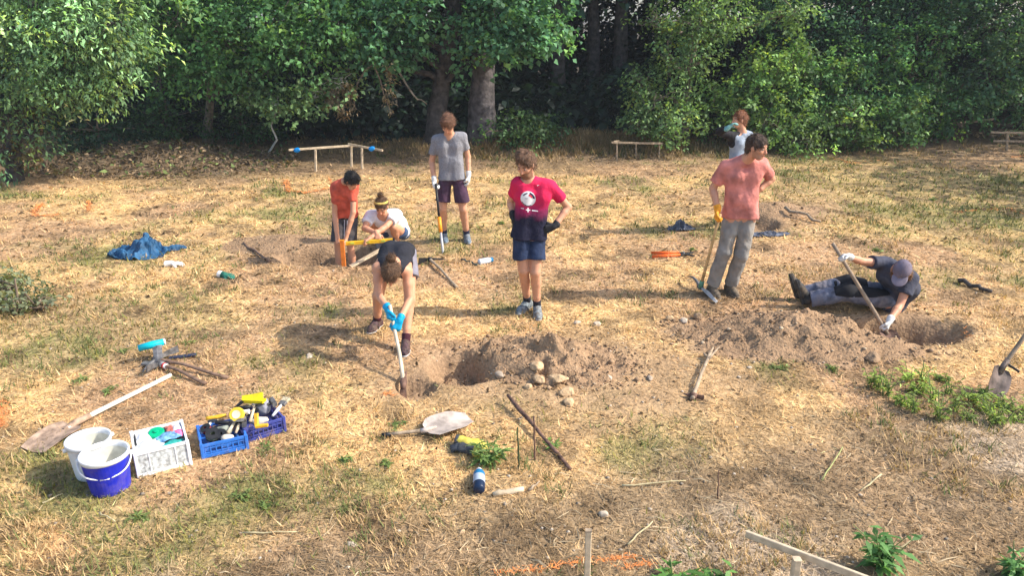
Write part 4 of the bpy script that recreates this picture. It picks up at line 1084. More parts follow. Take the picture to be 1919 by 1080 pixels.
def gradient_mat(name, z0, z1, c0, c1):
    m = mat(name, c1, 0.85, 0.1, 14, 0.7, 15); nt = m.node_tree
    b = nt.nodes['Principled BSDF']
    tc = nt.nodes.new('ShaderNodeTexCoord'); sx = nt.nodes.new('ShaderNodeSeparateXYZ')
    nt.links.new(tc.outputs['Object'], sx.inputs[0])
    nz = nt.nodes.new('ShaderNodeTexNoise'); nz.inputs['Scale'].default_value = 9
    nt.links.new(tc.outputs['Object'], nz.inputs['Vector'])
    ad = nt.nodes.new('ShaderNodeMath'); ad.operation = 'MULTIPLY_ADD'; ad.inputs[1].default_value = 0.16
    nt.links.new(nz.outputs['Fac'], ad.inputs[0]); nt.links.new(sx.outputs['Z'], ad.inputs[2])
    mr = nt.nodes.new('ShaderNodeMapRange'); mr.inputs['From Min'].default_value = z0 + .08; mr.inputs['From Max'].default_value = z1 + .08
    nt.links.new(ad.outputs[0], mr.inputs['Value'])
    rp = nt.nodes.new('ShaderNodeValToRGB'); rp.color_ramp.elements[0].color = (*c0, 1); rp.color_ramp.elements[1].color = (*c1, 1)
    e = rp.color_ramp.elements.new(0.5); e.color = (c1[0] * .42, c1[1] * .8, c1[2] * .95, 1)
    nt.links.new(mr.outputs[0], rp.inputs['Fac']); nt.links.new(rp.outputs['Color'], b.inputs['Base Color'])
    return m
def getJ(n): return joints(*SPEC[n])
WHITE_PRINT = mat('white_print', (.72, .72, .74), 0.8, 0.05)

# man in the magenta sports shirt, hands on his hips
J = getJ('magenta'); J['chestf'] = V(-.28, -1, 0)
ga = (V(.10, .02, -1), V(1, .15, 0), -1, 18)
gb = (V(-.97, -.22, -.30), V(-.25, .93, -.1), 1, 22)
I = person('man in a magenta and navy sports shirt standing with hands on hips', J, SKIN, 1.0, (-.42, -.78, -.40), (0, 0, 1), (GLV_K, GLV_K), (ga, gb), 0.90, 0.75, (.10, .055, .03))
t = shirt(I, gradient_mat('magenta_navy_cloth', 1.10, 1.33, (.010, .010, .030), (.60, .012, .075)), 0.62, 0.005, 0.015, amp=0.006, seed=4, loose=.8)
u_ = nrm(J['sh_b'] - J['sh_a']); v_ = V(0, 0, 1); d_ = nrm(np.cross(v_, u_)); d_ = d_ if d_[1] > 0 else -d_
o_ = P(990, 373, 7.5)
decal(t, *disc_pts(.080, 24, 6), o_, u_, v_, d_, WHITE_PRINT, t, 'logo', 0.004)
RED_P = mat('red_print', (.5, .02, .05), 0.8, 0.05); NAVY_P = mat('navy_print', (.02, .02, .05), 0.8, 0.05)
def arc_print(r0, r1, a0, a1, m, cx=0, cy=0):
    pts = [(cx + r0 * math.cos(a), cy + r0 * math.sin(a)) for a in np.linspace(a0, a1, 9)] + [(cx + r1 * math.cos(a), cy + r1 * math.sin(a)) for a in np.linspace(a1, a0, 9)]
    decal(t, pts, [(i, i + 1, 16 - i, 17 - i) for i in range(8)], o_, u_, v_, d_, m, t, 'logo', 0.0065)
arc_print(.072, .050, .1, 1.35, NAVY_P); arc_print(.050, .032, .35, 1.5, RED_P); arc_print(.066, .054, 1.7, 2.6, NAVY_P); arc_print(.020, .004, 3.3, 6.0, mat('grey_print', (.45, .45, .5), .8, .05), -.02, .015); arc_print(.078, .070, 3.6, 5.2, NAVY_P)
for r in ((-.006, .006, -.140, -.096), (-.024, .024, -.123, -.113), (-.074, -.042, -.112, -.104), (.042, .105, -.126, -.116)):
    decal(t, *rect_pts(*r), o_, u_, v_, d_, WHITE_PRINT, t, 'print_mark', 0.005)
decal(t, [(0, 0), (.028, .008), (.010, -.006), (.004, -.006)], [(0, 3, 2, 1)], P(1007, 349, 7.5), u_, v_, d_, WHITE_PRINT, t, 'print_mark', 0.005)
sh_ = trousers(I, mat('navy_cloth', (.016, .030, .075), 0.8, 0.15, bump=0.7, bscale=15), 0.66, 0.020, seed=5, flare=.022)
for k in range(3):
    decal(sh_, [(-.018 + k * .012, 0), (-.008 + k * .012, 0), (-.008 + k * .012, .010 + .006 * k), (-.014 + k * .012, .012 + .006 * k)], [(0, 1, 2, 3)], P(1008, 493, 7.5), u_, v_, d_, WHITE_PRINT, sh_, 'print_mark', 0.006)
GREY_SHOE = mat('grey_running_shoe', (.16, .19, .21), 0.75, 0.35, 40, dirt=.55)
for q in 'ab': shoe(I, q, GREY_SHOE, SOLE_G, 0.30, sock=SOCK_K)
def ex(F, h, s):
    F.ell(h(0, .045, .105), V(.07, .05, .035) * s, k=.03); F.ell(h(.02, -.06, .09), V(.08, .07, .05) * s, k=.03); F.ell(h(.06, -.05, -.02), V(.035, .05, .05) * s, k=.03)
hair(I, mat('wavy_brown_hair', (.14, .075, .042), 0.55, 0.35, 40, 0.5, 120), .014, .052, -.055, -.005, .018, 6, ex)

# tall man in the grey v-neck
J = getJ('grey'); J['chestf'] = V(-.1, -1, 0)
ga = (V(.15, -.15, -1), V(.8, -.45, 0), -1, 62)
gb = (V(.0, -.1, -1), V(-1, 0.1, 0), 1, 28)
I = person('tall man in a grey v-neck shirt leaning on a digging bar', J, SKIN, 1.03, (-.12, -.72, -.68), (0, 0, 1), (GLV_W, GLV_W), (ga, gb), 0.86, 0.0, (.12, .07, .04))
GJ = J
shirt(I, mat('heather_grey_cloth', (.215, .215, .235), 0.9, 0.10, 60, bump=0.7, bscale=15), 0.66, -0.03, 0.012, 'v', seed=8, amp=.012)
trousers(I, mat('dark_plum_cloth', (.060, .028, .055), 0.85, 0.15, bump=0.7, bscale=15), 0.76, 0.026, seed=9, flare=.026)
BLUE_SHOE = mat('blue_grey_shoe', (.12, .17, .22), 0.75, 0.3, 40, dirt=.55)
for q in 'ab': shoe(I, q, BLUE_SHOE, SOLE_G, 0.29, sock=mat('navy_sock', (.015, .02, .05), 0.9))
def ex(F, h, s): F.ell(h(0, .05, .10), V(.07, .05, .035) * s, k=.03)
hair(I, mat('chestnut_hair', (.15, .07, .038), 0.55, 0.3, 40, 0.5, 120), .013, .055, -.05, -.005, .012, 7, ex)

# man in the faded pink shirt
J = getJ('pink'); J['chestf'] = V(.35, -1, 0)
ga = (V(-.12, -.2, -1), V(.85, -.5, 0), -1, 55)
gb = (V(-.7, .15, -.45), V(-.6, .6, -.4), 1, 25)
I = person('man in a sweaty faded red shirt and grey trousers gripping a pickaxe', J, SKIN * V(1.0, .97, .97), 1.05, (.72, -.66, -.16), (0, 0, 1), (GLV_O, None), (ga, gb), 0.93, 0.35, (.07, .045, .03))
PJ = J
m_ = mat('faded_red_cloth', (.56, .20, .165), 0.9, 0.26, 6, bump=0.7, bscale=15)
shirt(I, m_, 0.78, -0.04, 0.016, seed=12, amp=0.016, loose=1.1)
trousers(I, mat('grey_sweat_cloth', (.25, .235, .215), 0.95, 0.14, 10, dirt=.5, bump=0.7, bscale=15), 1.95, 0.020, name='trousers', seed=13, amp=0.013, flare=.022)
for q in 'ab': shoe(I, q, mat('brown_boot', (.11, .085, .06), 0.8, 0.3, 30, dirt=.55), mat('tan_sole', (.24, .19, .13), 0.85), 0.29, boot=.06)
hair(I, mat('dark_brown_hair', (.085, .052, .034), 0.5, 0.3, 40, 0.5, 120), .010, .062, -.045, .0, .008, 8)

# woman with teal gloves behind him
J = getJ('behind'); J['chestf'] = V(-1, -.45, 0)
J['kn_a'] = lerp(J['hi_a'], J['he_a'], .5); J['kn_b'] = lerp(J['hi_b'], J['he_b'], .5)
ga = (V(.55, .1, .45), V(.1, -.3, -.9), -1, 30)
gb = (V(-.1, -.3, -1), V(-.9, -.2, 0), 1, 30)
I = person('red-haired woman in a pale top with black sleeves resting her chin on a teal glove', J, SKIN * V(1.08, 1.08, 1.08), 0.95, (-.95, -.25, -.02), (0, 0, 1), (GLV_T, GLV_T), (ga, gb), 0.88)
shirt(I, mat('pale_grey_blue_cloth', (.26, .31, .38), 0.9, 0.12, bump=0.7, bscale=15), 0.2, 0.03, 0.016, 'scoop', seed=14, name='top')
for q in 'ab':
    F = Field(); a, b, c = J['sh_' + q], J['el_' + q], J['wr_' + q]
    F.cone(lerp(J['nk'], a, .5) + V(0, 0, -.01), a, .055, .068, .03)
    F.cone(a - V(0, 0, .05), a - V(0, 0, .20) * (q == 'b') - V(0, 0, .1) * (q == 'a'), .06, .065, .03)
    F.cone(a, b, .066, .056, .03); F.cone(b, lerp(b, c, .75), .056, .044, .02, flat=True)
    obj('sleeve', F.mesh('sleeve', .0095, amp=.007, freq=18), mat('black_jersey', (.014, .014, .018), 0.9, bump=0.7, bscale=15), I['root'])
trousers(I, mat('dark_work_cloth', (.035, .037, .045), 0.9), 1.95, 0.022, name='trousers', seed=15)
for q in 'ab': shoe(I, q, mat('dark_boot', (.04, .035, .03), 0.8), RUBBER, 0.26, boot=.06)
def ex(F, h, s): F.ell(h(0, -.10, .02), V(.045, .045, .045) * s, k=.02); F.ell(h(0, -.05, -.04), V(.07, .05, .06) * s, k=.03)
hair(I, HAIR_RD, .010, .07, -.06, -.01, .007, 9, ex)

# the bent digger with the bun
J = getJ('digger'); J['chestf'] = V(0, -.55, -.85)
TOOL_A, TOOL_B = P(729, 575, 6.42), P(755, 712, 5.98)
ax_ = nrm(TOOL_B - TOOL_A)
ga = (nrm(V(.15, -.5, -.85)), V(.75, .25, -.1), -1, 62)
gb = (nrm(V(-.35, -.45, -.8)), V(-.3, .8, -.5), 1, 62)
I = person('bent over digger in a dark vest and shorts with bright blue gloves', J, SKIN * V(1.02, .98, .95), 0.97, (-.08, -.35, -.92), (0, -.9, .35), (GLV_B, GLV_B), (ga, gb), 0.88)
DJ = J
shirt(I, mat('charcoal_vest_cloth', (.019, .020, .028), 0.9, 0.12, bump=0.7, bscale=15), 0.3, 0.02, 0.014, 'scoop', name='vest', seed=17, straps=True)
trousers(I, mat('grey_lilac_cloth', (.20, .19, .23), 0.9, 0.12, bump=0.7, bscale=15), 0.52, 0.020, seed=18, flare=.018)
for q in 'ab': shoe(I, q, mat('dark_maroon_shoe', (.055, .028, .034), 0.7, 0.4, 40, dirt=.55), mat('pale_sole', (.48, .47, .46), 0.8), 0.27, sock=mat('maroon_sock', (.06, .015, .025), 0.9))
def ex(F, h, s): F.ell(h(0, -.135, .075), V(.048, .048, .048) * s, k=.012)
hair(I, HAIR_BR, .010, .06, -.045, -.005, .007, 10, ex)

# boy in the red shirt, standing in the pit
J = getJ('boy'); J['chestf'] = V(.45, -.85, 0)
for q in 'ab':
    k = J['kn_' + q]; x, y = k[0] + (.02 if q == 'b' else -.02), k[1] + .02
    fz = float(H(x, y)); J['he_' + q] = V(x, y, fz); J['to_' + q] = V(x + .05, y - .2, float(H(x + .04, y - .15)))
    J['an_' + q] = V(x, y - .02, fz + .085)
ga = (V(.12, -.35, -.9), V(.8, -.5, 0), -1, 55)
gb = (V(-.25, -.4, -.85), V(-.8, -.4, 0), 1, 50)
I = person('dark-haired boy in a red shirt standing in the pit holding an orange board', J, SKIN * V(.95, .92, .9), 0.88, (.62, -.5, -.62), (.35, -.3, .9), (None, None), (ga, gb), 0.92, base=(J['he_a'] + J['he_b']) / 2)
BJ = J
shirt(I, mat('tomato_red_cloth', (.54, .095, .055), 0.9, 0.18, bump=0.7, bscale=15), 0.62, -0.03, 0.014, seed=21, amp=0.014, loose=1.15)
sw = trousers(I, mat('charcoal_shorts_cloth', (.045, .045, .055), 0.9, 0.12, dirt=.25, bump=0.7, bscale=15), 0.98, 0.026, seed=22, flare=.024)
for dx in (0, .045):
    a = lerp(J['hi_b'], J['kn_b'], .15) + V(-.09 + dx, -.09, 0); b = lerp(J['hi_b'], J['kn_b'], .9) + V(-.085 + dx, -.09, 0)
    n_ = 10; pts = [((0 if k % 2 else .014), -(k // 2) / n_ * .27) for k in range(2 * n_ + 2)]
    decal(sw, pts, [(2 * k, 2 * k + 1, 2 * k + 3, 2 * k + 2) for k in range(n_)], a, V(1, 0, 0), V(0, 0, 1), V(0, 1, 0), WHITE_PRINT, sw, 'stripe', 0.006)
for q in 'ab': shoe(I, q, mat('dark_boot', (.04, .035, .03), 0.8), RUBBER, 0.24)
def ex(F, h, s): F.ell(h(0, .05, .10), V(.065, .05, .035) * s, k=.03)
hair(I, HAIR_DK, .020, .045, -.06, -.01, .009, 11, ex)

# squatting woman in the white shirt
J = getJ('squat'); J['chestf'] = V(-.35, -.9, -.3)
ga = (V(.25, -.55, -.5), V(.3, .2, -.9), -1, 45)
gb = (V(-.8, -.45, -.35), V(-.1, -.1, -1), 1, 48)
I = person('squatting woman in a white shirt with a yellow headband and a bun', J, SKIN * V(1.03, .98, .95), 0.96, (-.10, -.80, -.58), (0, 0, 1), (None, None), (ga, gb), 0.95)
SJ = J
shirt(I, mat('white_cotton', (.72, .71, .74), 0.9, 0.06, bump=0.7, bscale=15), 0.62, -0.02, 0.018, seed=24, loose=1.2)
trousers(I, mat('denim', (.055, .095, .19), 0.9, 0.2, 60), 0.45, 0.018, seed=25, flare=.016)
for q in 'ab': shoe(I, q, mat('grey_canvas_shoe', (.22, .22, .23), 0.8), SOLE_G, 0.255)
def ex(F, h, s): F.ell(h(0, -.07, .15), V(.038, .038, .036) * s, k=.012)
hair(I, HAIR_BR, .011, .06, -.05, -.01, .007, 12, ex)
F = Field(); hh, R = I['h'], I['R']
F.ell(hh(0, -.018, .046), V(.096, .117, .108) * .96, R, .01)
F.cut(hh(0, 0, .100), R @ nrm(V(0, -.55, .85))); F.cut(hh(0, 0, .066), -(R @ nrm(V(0, -.55, .85))))
obj('headband', F.mesh('headband', .0075), mat('yellow_cloth', (.62, .46, .12), 0.85), I['root'])

# the man sitting on the ground
J = getJ('sitter'); J['chestf'] = V(-.75, -.6, -.25)
for q in 'ab':
    hi = J['hi_' + q]; J['hi_' + q] = V(hi[0], hi[1], max(float(H(hi[0] + .25, hi[1] + .2)) + .10, .09))
    an = J['an_' + q]; an = V(an[0], an[1], .085); J['an_' + q] = an
    J['he_' + q] = an + V(-.075, .015, -.035); J['to_' + q] = J['he_' + q] + V(-.09, .03, .24)
    kn = J['kn_' + q]; J['kn_' + q] = V(kn[0], kn[1], max(kn[2], .16))
ga = (V(-.75, -.2, .1), V(-.1, -.5, -.6), -1, 60)
gb = (V(-.35, -.35, -.85), V(-.75, .4, 0), 1, 55)
I = person('man in a cap and dark work clothes sitting on the ground beside the pit', J, SKIN * V(1.02, .96, .93), 1.0, (-.40, -.55, -.72), (-.2, -.4, .9), (GLV_W, GLV_W), (ga, gb), 1.0, 0.8, (.12, .07, .04), base=V(J['hi_a'][0], J['hi_a'][1], 0))
TJ = J
shirt(I, mat('slate_cloth', (.055, .058, .082), 0.9, 0.15, bump=0.7, bscale=15), 0.62, 0.02, 0.024, seed=27, amp=.012, loose=1.2)
trousers(I, mat('blue_grey_work_cloth', (.15, .16, .21), 0.9, 0.25, 14, dirt=.5, bump=0.7, bscale=15), 1.95, 0.032, name='trousers', seed=28, amp=.016)
KP = mat('black_cordura', (.012, .012, .015), 0.85)
for q in 'ab':
    a, b, c = J['hi_' + q], J['kn_' + q], J['an_' + q]
    F = Field().cone(lerp(b, a, .9 if q == 'b' else .35), b, .118 if q == 'b' else .112, .106, .02).cone(b, lerp(b, c, .30), .106, .098, .02, flat=True)
    F.cut(lerp(b, a, .8 if q == 'b' else .33), nrm(a - b)); F.cut(b - V(0, 0, .02), V(0, 0, -1))
    obj('knee_panel', F.mesh('knee_panel', .0095, amp=.005, freq=18), KP, I['root'])
for q in 'ab': shoe(I, q, mat('black_boot', (.022, .022, .022), 0.75, 0.3, dirt=.55), mat('boot_sole', (.05, .045, .04), 0.85), 0.30, up=V(.92, -.1, .33), boot=.14)
def ex(F, h, s):
    for sg in (-1, 1): F.cone(h(.07 * sg, -.03, -.02), h(.075 * sg, .02, -.15), .032, .02, .02)
hair(I, HAIR_LT, .006, .05, -.10, -.05, .008, 13, ex)
hh, R = I['h'], I['R']
F = Field(); F.ell(hh(0, -.012, .045), V(.092, .112, .105), R, .01); F.cut(hh(0, 0, .040), -(R @ nrm(V(0, -.15, 1))))
cap = obj('cap', F.mesh('cap', .0075, amp=.001), mat('mauve_grey_cap', (.155, .13, .17), 0.85, 0.1), I['root'])
F = Field(); F.ell(hh(0, .10, .052), V(.078, .095, .012), R, .01)
obj('brim', F.mesh('brim', .006), mat('mauve_grey_brim', (.20, .165, .20), 0.85, 0.1), cap)
# ------------------------------------------------------------------ tools, boards, buckets, crates, stones, plants
WOOD = mat('weathered_wood', (.33, .25, .17), .85, .22, 18)
WOOD_P = mat('pale_wood', (.55, .44, .30), .85, .15, 18)
WOOD_B = mat('brown_wood', (.20, .125, .085), .8, .25, 18)
WOOD_W = mat('white_painted_handle', (.72, .68, .58), .6, .08, 14)
STEEL = mat('dull_steel', (.17, .165, .165), .55, .3, 20, metal=.3)
STEEL_R = mat('rusty_steel', (.15, .085, .06), .8, .35, 22)
STEEL_P = mat('earth_crusted_steel', (.33, .23, .165), .85, .3, 16)
BLACK = mat('black_plastic', (.018, .018, .02), .5)
Zu = V(0, 0, 1)
def up_(p, z): return V(p[0], p[1], p[2] + z)

def blade_grid(sock, tip, width, nor, curve=.03, n=9, m=7, pointed=.35, neck=.55):
    sock = np.asarray(sock); tip = np.asarray(tip); d = nrm(tip - sock); w = nrm(np.cross(d, nor)); nn = np.cross(w, d)
    L = np.linalg.norm(tip - sock); g = []
    for i in range(n):
        t = i / (n - 1)
        hw = width / 2 * (neck + (1 - neck) * sstep(0, .16, t)) * (1 - pointed * sstep(.62, 1.0, t) ** 1.3)
        row = []
        for j in range(m):
            s_ = 2 * j / (m - 1) - 1
            row.append(sock + d * L * t * (1 - .06 * pointed * abs(s_) * t) + w * hw * s_ + nn * curve * (s_ * s_ - .5) + nn * .02 * math.sin(t * 3.1))
        g.append(row)
    return g
def spade(name, label, end, sock, tip, width, nor, hm, bm, r=.017, grip=None, tread=False, pointed=.35, curve=.03, bend=.0, neck=.55):
    t = thing(name, label, 'shovel' if 'shovel' in name else 'spade', np.minimum(end, tip) * V(1, 1, 0) + V(0, 0, min(end[2], tip[2], sock[2])))
    end, sock, tip = map(np.asarray, (end, sock, tip))
    mid = (end + sock) / 2 + Zu * bend
    obj('handle', MB().tube([end, lerp(end, mid, .5) + Zu * bend * .3, mid, lerp(mid, sock, .6), sock + nrm(tip - sock) * .05], [r, r, r, r * 1.05, r * 1.1], 10), hm, t, smooth=True)
    b = obj('blade', MB().sheet(blade_grid(sock, tip, width, nor, curve, pointed=pointed, neck=neck), .004), bm, t, smooth=False)
    obj('socket', MB().tube([lerp(sock, end, .16), sock, lerp(sock, tip, .22) + nrm(nor) * .006], [r * 1.25, r * 1.45, r * .6], 10), bm, b, smooth=True)
    if grip is not None:
        d = nrm(end - sock); obj('grip', MB().tube([end - d * .01, end + d * .06], [r * 1.3, r * 1.2], 10), grip, t, smooth=True)
    if tread:
        d = nrm(tip - sock); w = nrm(np.cross(d, nor)); obj('tread', MB().bar(lerp(sock, end, .10) + w * .02, lerp(sock, end, .10) - w * .15, .03, .022), BLACK, t)
    return t
def mattock(label, head, butt, side, hm=WOOD, sm=STEEL, L1=.22, L2=.20, r=.018, pick=True, bend=.02, name='mattock', cat='mattock', drop=.05, wide=.07):
    head, butt = np.asarray(head, float), np.asarray(butt, float)
    t = thing(name, label, cat, V(head[0], head[1], min(head[2], butt[2])))
    d = nrm(butt - head); sd = nrm(np.asarray(side, float) - d * (d @ np.asarray(side, float))); w = np.cross(d, sd)
    obj('handle', MB().tube([head - d * .05, head, lerp(head, butt, .4) + Zu * bend, lerp(head, butt, .8), butt], [r * 1.25, r * 1.2, r * .95, r, r * 1.15], 10, flat=.8), hm, t, smooth=True)
    h = obj('head', MB().tube([head - sd * .03, head, head + sd * .03], [r * 1.5, r * 1.9, r * 1.5], 10), sm, t, smooth=True)
    g = []
    for i in range(6):
        q = i / 5; c = head + sd * (.02 + L1 * q) + d * drop * q * q
        g.append([c - w * (.018 + (wide / 2 - .018) * q), c + w * 0 - d * 0, c + w * (.018 + (wide / 2 - .018) * q)])
    obj('hoe_blade', MB().sheet(g, .010), sm, h)
    if pick: obj('pick_arm', MB().tube([head - sd * (.02 + L2 * q) + d * drop * q * q for q in np.linspace(0, 1, 6)], [r * 1.1, r, r * .85, r * .65, r * .45, r * .18], 8), sm, h, smooth=True)
    return t
def stick(name, label, cat, a, b, r0, r1, m, seed=0, amp=.015, group=None, n=6):
    a, b = np.asarray(a, float), np.asarray(b, float)
    rg = np.random.default_rng(seed)
    o = obj(name, MB().tube(wob(a, b, n, amp, rg), [r * (1 + .12 * rg.normal()) for r in np.linspace(r0, r1, n)], 7), m, off=(a + b) / 2 * V(1, 1, 0) + V(0, 0, min(a[2], b[2])), smooth=True)
    return tag(o, label, cat, group)

# tools in people's hands
bar_b = G(830, 477); bar_t = GJ['wr_a'] + V(.025, -.075, -.08)
bar_b = V(bar_b[0], bar_b[1] + .05, bar_b[2] - .03)
t = thing('digging_bar', 'steel digging bar with an orange band held by the tall man', 'digging bar', bar_b)
obj('grip', MB().tube([bar_t + V(0, 0, .05), lerp(bar_t, bar_b, .45)], [.017, .016], 10), BLACK, t, smooth=True)
obj('band', MB().tube([lerp(bar_t, bar_b, .44), lerp(bar_t, bar_b, .66)], .027, 10), mat('orange_paint', (.85, .30, .02), .5), t, smooth=True)
obj('shaft', MB().tube([lerp(bar_t, bar_b, .65), lerp(bar_t, bar_b, .92), bar_b], [.017, .02, .012], 10), mat('bare_steel', (.42, .42, .42), .45, metal=.4), t, smooth=True)
obj('tip', MB().bar(lerp(bar_t, bar_b, .91), bar_b - V(0, 0, .02), .06, .014, up=(1, 0, 0)), mat('bare_steel', (.42, .42, .42), .45), t)

def grip_pt(J, q, hs): return J['wr_' + q] + nrm(hs[0]) * .085 + nrm(hs[1]) * .028
# digger's mattock: a pale handle running down through both gloves
ha_, hb_ = DJ['wr_a'] + nrm(V(.15, -.5, -.85)) * .08 + V(.03, 0, -.005), DJ['wr_b'] + nrm(V(-.35, -.45, -.8)) * .08 + V(-.02, .0, -.01)
hd_ = P(756, 716, 6.0); hd_[2] = max(hd_[2], float(H(hd_[0], hd_[1])) + .10)
t = thing('mattock', 'pale-handled mattock swung into the earth by the bent over digger', 'mattock', V(hd_[0], hd_[1], float(H(hd_[0], hd_[1]))))
d_ = nrm(hd_ - hb_)
obj('handle', MB().tube([ha_ - nrm(hb_ - ha_) * .12, ha_, hb_, lerp(hb_, hd_, .5) + V(.008, 0, .01), hd_ + d_ * .03], [.017, .016, .016, .017, .02], 10), mat('pale_ash_handle', (.62, .52, .38), .7, .12), t, smooth=True)
h_ = obj('head', MB().tube([hd_ + V(0, .05, .02), hd_, hd_ + V(.005, -.06, -.05)], [.024, .034, .024], 10), STEEL_R, t, smooth=True)
obj('hoe_blade', MB().sheet([[hd_ + V(-.02 - .015 * q, -.05 - .08 * q, -.04 - .14 * q * q) , hd_ + V(.005, -.055 - .08 * q, -.04 - .14 * q * q), hd_ + V(.03 + .015 * q, -.05 - .08 * q, -.04 - .14 * q * q)] for q in np.linspace(0, 1, 5)], .01), STEEL_R, h_)
obj('pick_arm', MB().tube([hd_ + V(0, .03 + .2 * q, .02 - .03 * q * q) for q in np.linspace(0, 1, 5)], [.022, .02, .016, .012, .004], 8), STEEL_R, h_, smooth=True)
# pickaxe of the man in the faded shirt
g_ = PJ['wr_a'] + nrm(V(-.12, -.2, -1)) * .09 + V(.02, -.03, 0)
hp = G(1312, 548, .06); hp = V(hp[0], hp[1], hp[2])
t = thing('pickaxe', 'pickaxe with a wooden handle standing on its head under an orange glove', 'pickaxe', V(hp[0], hp[1], hp[2] - .06))
obj('handle', MB().tube([g_ - nrm(hp - g_) * .05, lerp(g_, hp, .3), lerp(g_, hp, .7), hp], [.022, .018, .018, .022], 10, flat=.8), mat('honey_wood', (.50, .33, .15), .7, .15), t, smooth=True)
obj('ferrule', MB().tube([lerp(hp, g_, .10), hp + V(0, 0, -.01)], [.027, .03], 10), mat('green_paint', (.16, .34, .20), .6), t, smooth=True)
hdm = obj('head', MB().tube([hp + V(-.02, .05, .0), hp, hp + V(.02, -.04, 0)], [.02, .032, .02], 8), STEEL, t, smooth=True)
p1_, p2_ = G(1287, 529, .07), G(1343, 570, .02)
obj('pick_arm', MB().tube([lerp(hp, p1_, q) + Zu * .05 * math.sin(q * 3.1) for q in np.linspace(0, 1, 6)], [.022, .02, .017, .014, .01, .004], 8), STEEL, hdm, smooth=True)
obj('hoe_blade', MB().sheet([[lerp(hp, p2_, q) + V(.02, .03, 0) * (.5 + .5 * q), lerp(hp, p2_, q) + Zu * .04 * math.sin(q * 3.1), lerp(hp, p2_, q) - V(.02, .03, 0) * (.5 + .5 * q)] for q in np.linspace(.05, 1, 6)], .01), mat('bare_steel', (.42, .42, .42), .45), hdm)
# the sitting man's shovel
ga_ = TJ['wr_a'] + nrm(V(-.75, -.2, .1)) * .09 + V(0, -.02, -.02); gb_2 = TJ['wr_b'] + nrm(V(-.35, -.35, -.85)) * .08 + V(-.025, .02, 0)
e_ = ga_ + nrm(ga_ - gb_2) * .19
k_ = gb_2 + nrm(gb_2 - ga_) * .04
spade('shovel', 'long wooden-handled shovel held across by the sitting man', e_, k_, k_ + V(.02, -.20, -.14), .19, V(0, -.5, .85), mat('grey_worn_handle', (.30, .22, .15), .8, .2), STEEL_R, .019, neck=.5)

# yellow level and orange board at the boy's pit
lv_a, lv_b = P(641, 457, 9.28), P(738, 450, 9.36)
t = thing('spirit_level', 'yellow spirit level held by the squatting woman against the orange board', 'spirit level', lv_a)
obj('beam', MB().bar(lv_a, lv_b, .026, .05), mat('yellow_paint', (.80, .46, .02), .45, .06), t)
for q in (.2, .5, .8): obj('vial', MB().bar(lerp(lv_a, lv_b, q) - V(.025, .016, 0), lerp(lv_a, lv_b, q) + V(.025, -.016, 0), .012, .022), mat('vial', (.55, .62, .10), .2), t)
for q in (0, 1): c_ = lerp(lv_a, lv_b, q); obj('end_cap', MB().bar(c_ - V(.012, 0, 0), c_ + V(.012, 0, 0), .030, .054), BLACK, t)
ob_ = P(641, 456, 9.24); x_, y_ = ob_[0], ob_[1]
t = thing('measuring_board', 'upright orange board held by the boy in the pit', 'board', V(x_, y_, float(H(x_, y_))))
zb = P(641, 500, 9.22)[2]
obj('plank', MB().bar(V(x_, y_, zb), ob_ + V(0, 0, .03), .056, .02, up=(0, 1, 0)), mat('orange_board', (.80, .22, .03), .6, .12), t)
obj('cap', MB().bar(ob_ + V(0, 0, .03), ob_ + V(0, 0, .045), .062, .028, up=(0, 1, 0)), mat('orange_paint', (.85, .30, .02), .5), t)
pa, pb_ = P(657, 500, 9.30), P(742, 452, 9.75)
o = tag(obj('plank', MB().bar(pa, pb_, .075, .025), WOOD_P, off=pa), 'pale timber plank leaning into the pit behind the yellow level', 'plank')

# batter boards
def batter(label, posts, rails, wraps=(), w=.045, m=WOOD_P, blue=None):
    t = thing('batter_board', label, 'batter board', posts[0][0])
    for a, b in posts: obj('post', MB().bar(np.asarray(a) - Zu * .12, b, w, w, up=(0, 1, 0)), m, t)
    for a, b in rails: obj('rail', MB().bar(a, b, .022, .045), m, t)
    for c in wraps:
        F = Field().ell(c, V(.065, .04, .05)).ell(c + V(.03, 0, .015), V(.04, .035, .04))
        obj('wrap', F.mesh('wrap', .012, amp=.01, freq=40), mat('blue_tape', (.0, .22, .62), .5, .1), t)
    return t
def post(px, py, top, dx=0):
    g = G(px, py); return (g, P(px + dx, top, g[1]))
a1, a2, a3 = post(591, 322, 281), post(658, 313, 272), post(678, 318, 278)
batter('corner batter board of pale timber with blue tape on both rail ends', [a1, a2, a3],
       [(P(541, 281, a1[1][1] - .03), a2[1] + V(.08, -.04, .0)), (a2[1] + V(-.05, -.045, .03), P(717, 282, a3[1][1] - .2))],
       [P(556, 282, a1[1][1] - .06), P(696, 279, a3[1][1] - .18)])
b1, b2, b3 = post(1156, 302, 268), post(1192, 296, 269), post(1236, 297, 268)
batter('low thin batter board on the dry bank before the wood', [b1, b2, b3], [(P(1146, 267, b1[1][1] - .03), P(1242, 269, b3[1][1] - .03)), (P(1150, 266, b1[1][1] - .03), P(1160, 264, b1[1][1] + .5))], w=.032, m=WOOD)
c1, c2 = post(1888, 282, 250), post(1960, 282, 250)
batter('batter board with a wide top rail in the shade near the dark tree', [c1, c2], [(P(1857, 248, c1[1][1] - .03), P(1975, 250, c2[1][1] - .03)), (P(1862, 264, c1[1][1] - .03), P(1968, 266, c2[1][1] - .03))], w=.05, m=WOOD)
stick('pole', 'long pale pole resting low in the shade before the dark tree', 'pole', P(1780, 232, 20.0), P(1862, 223, 20.2), .035, .03, WOOD, 3)
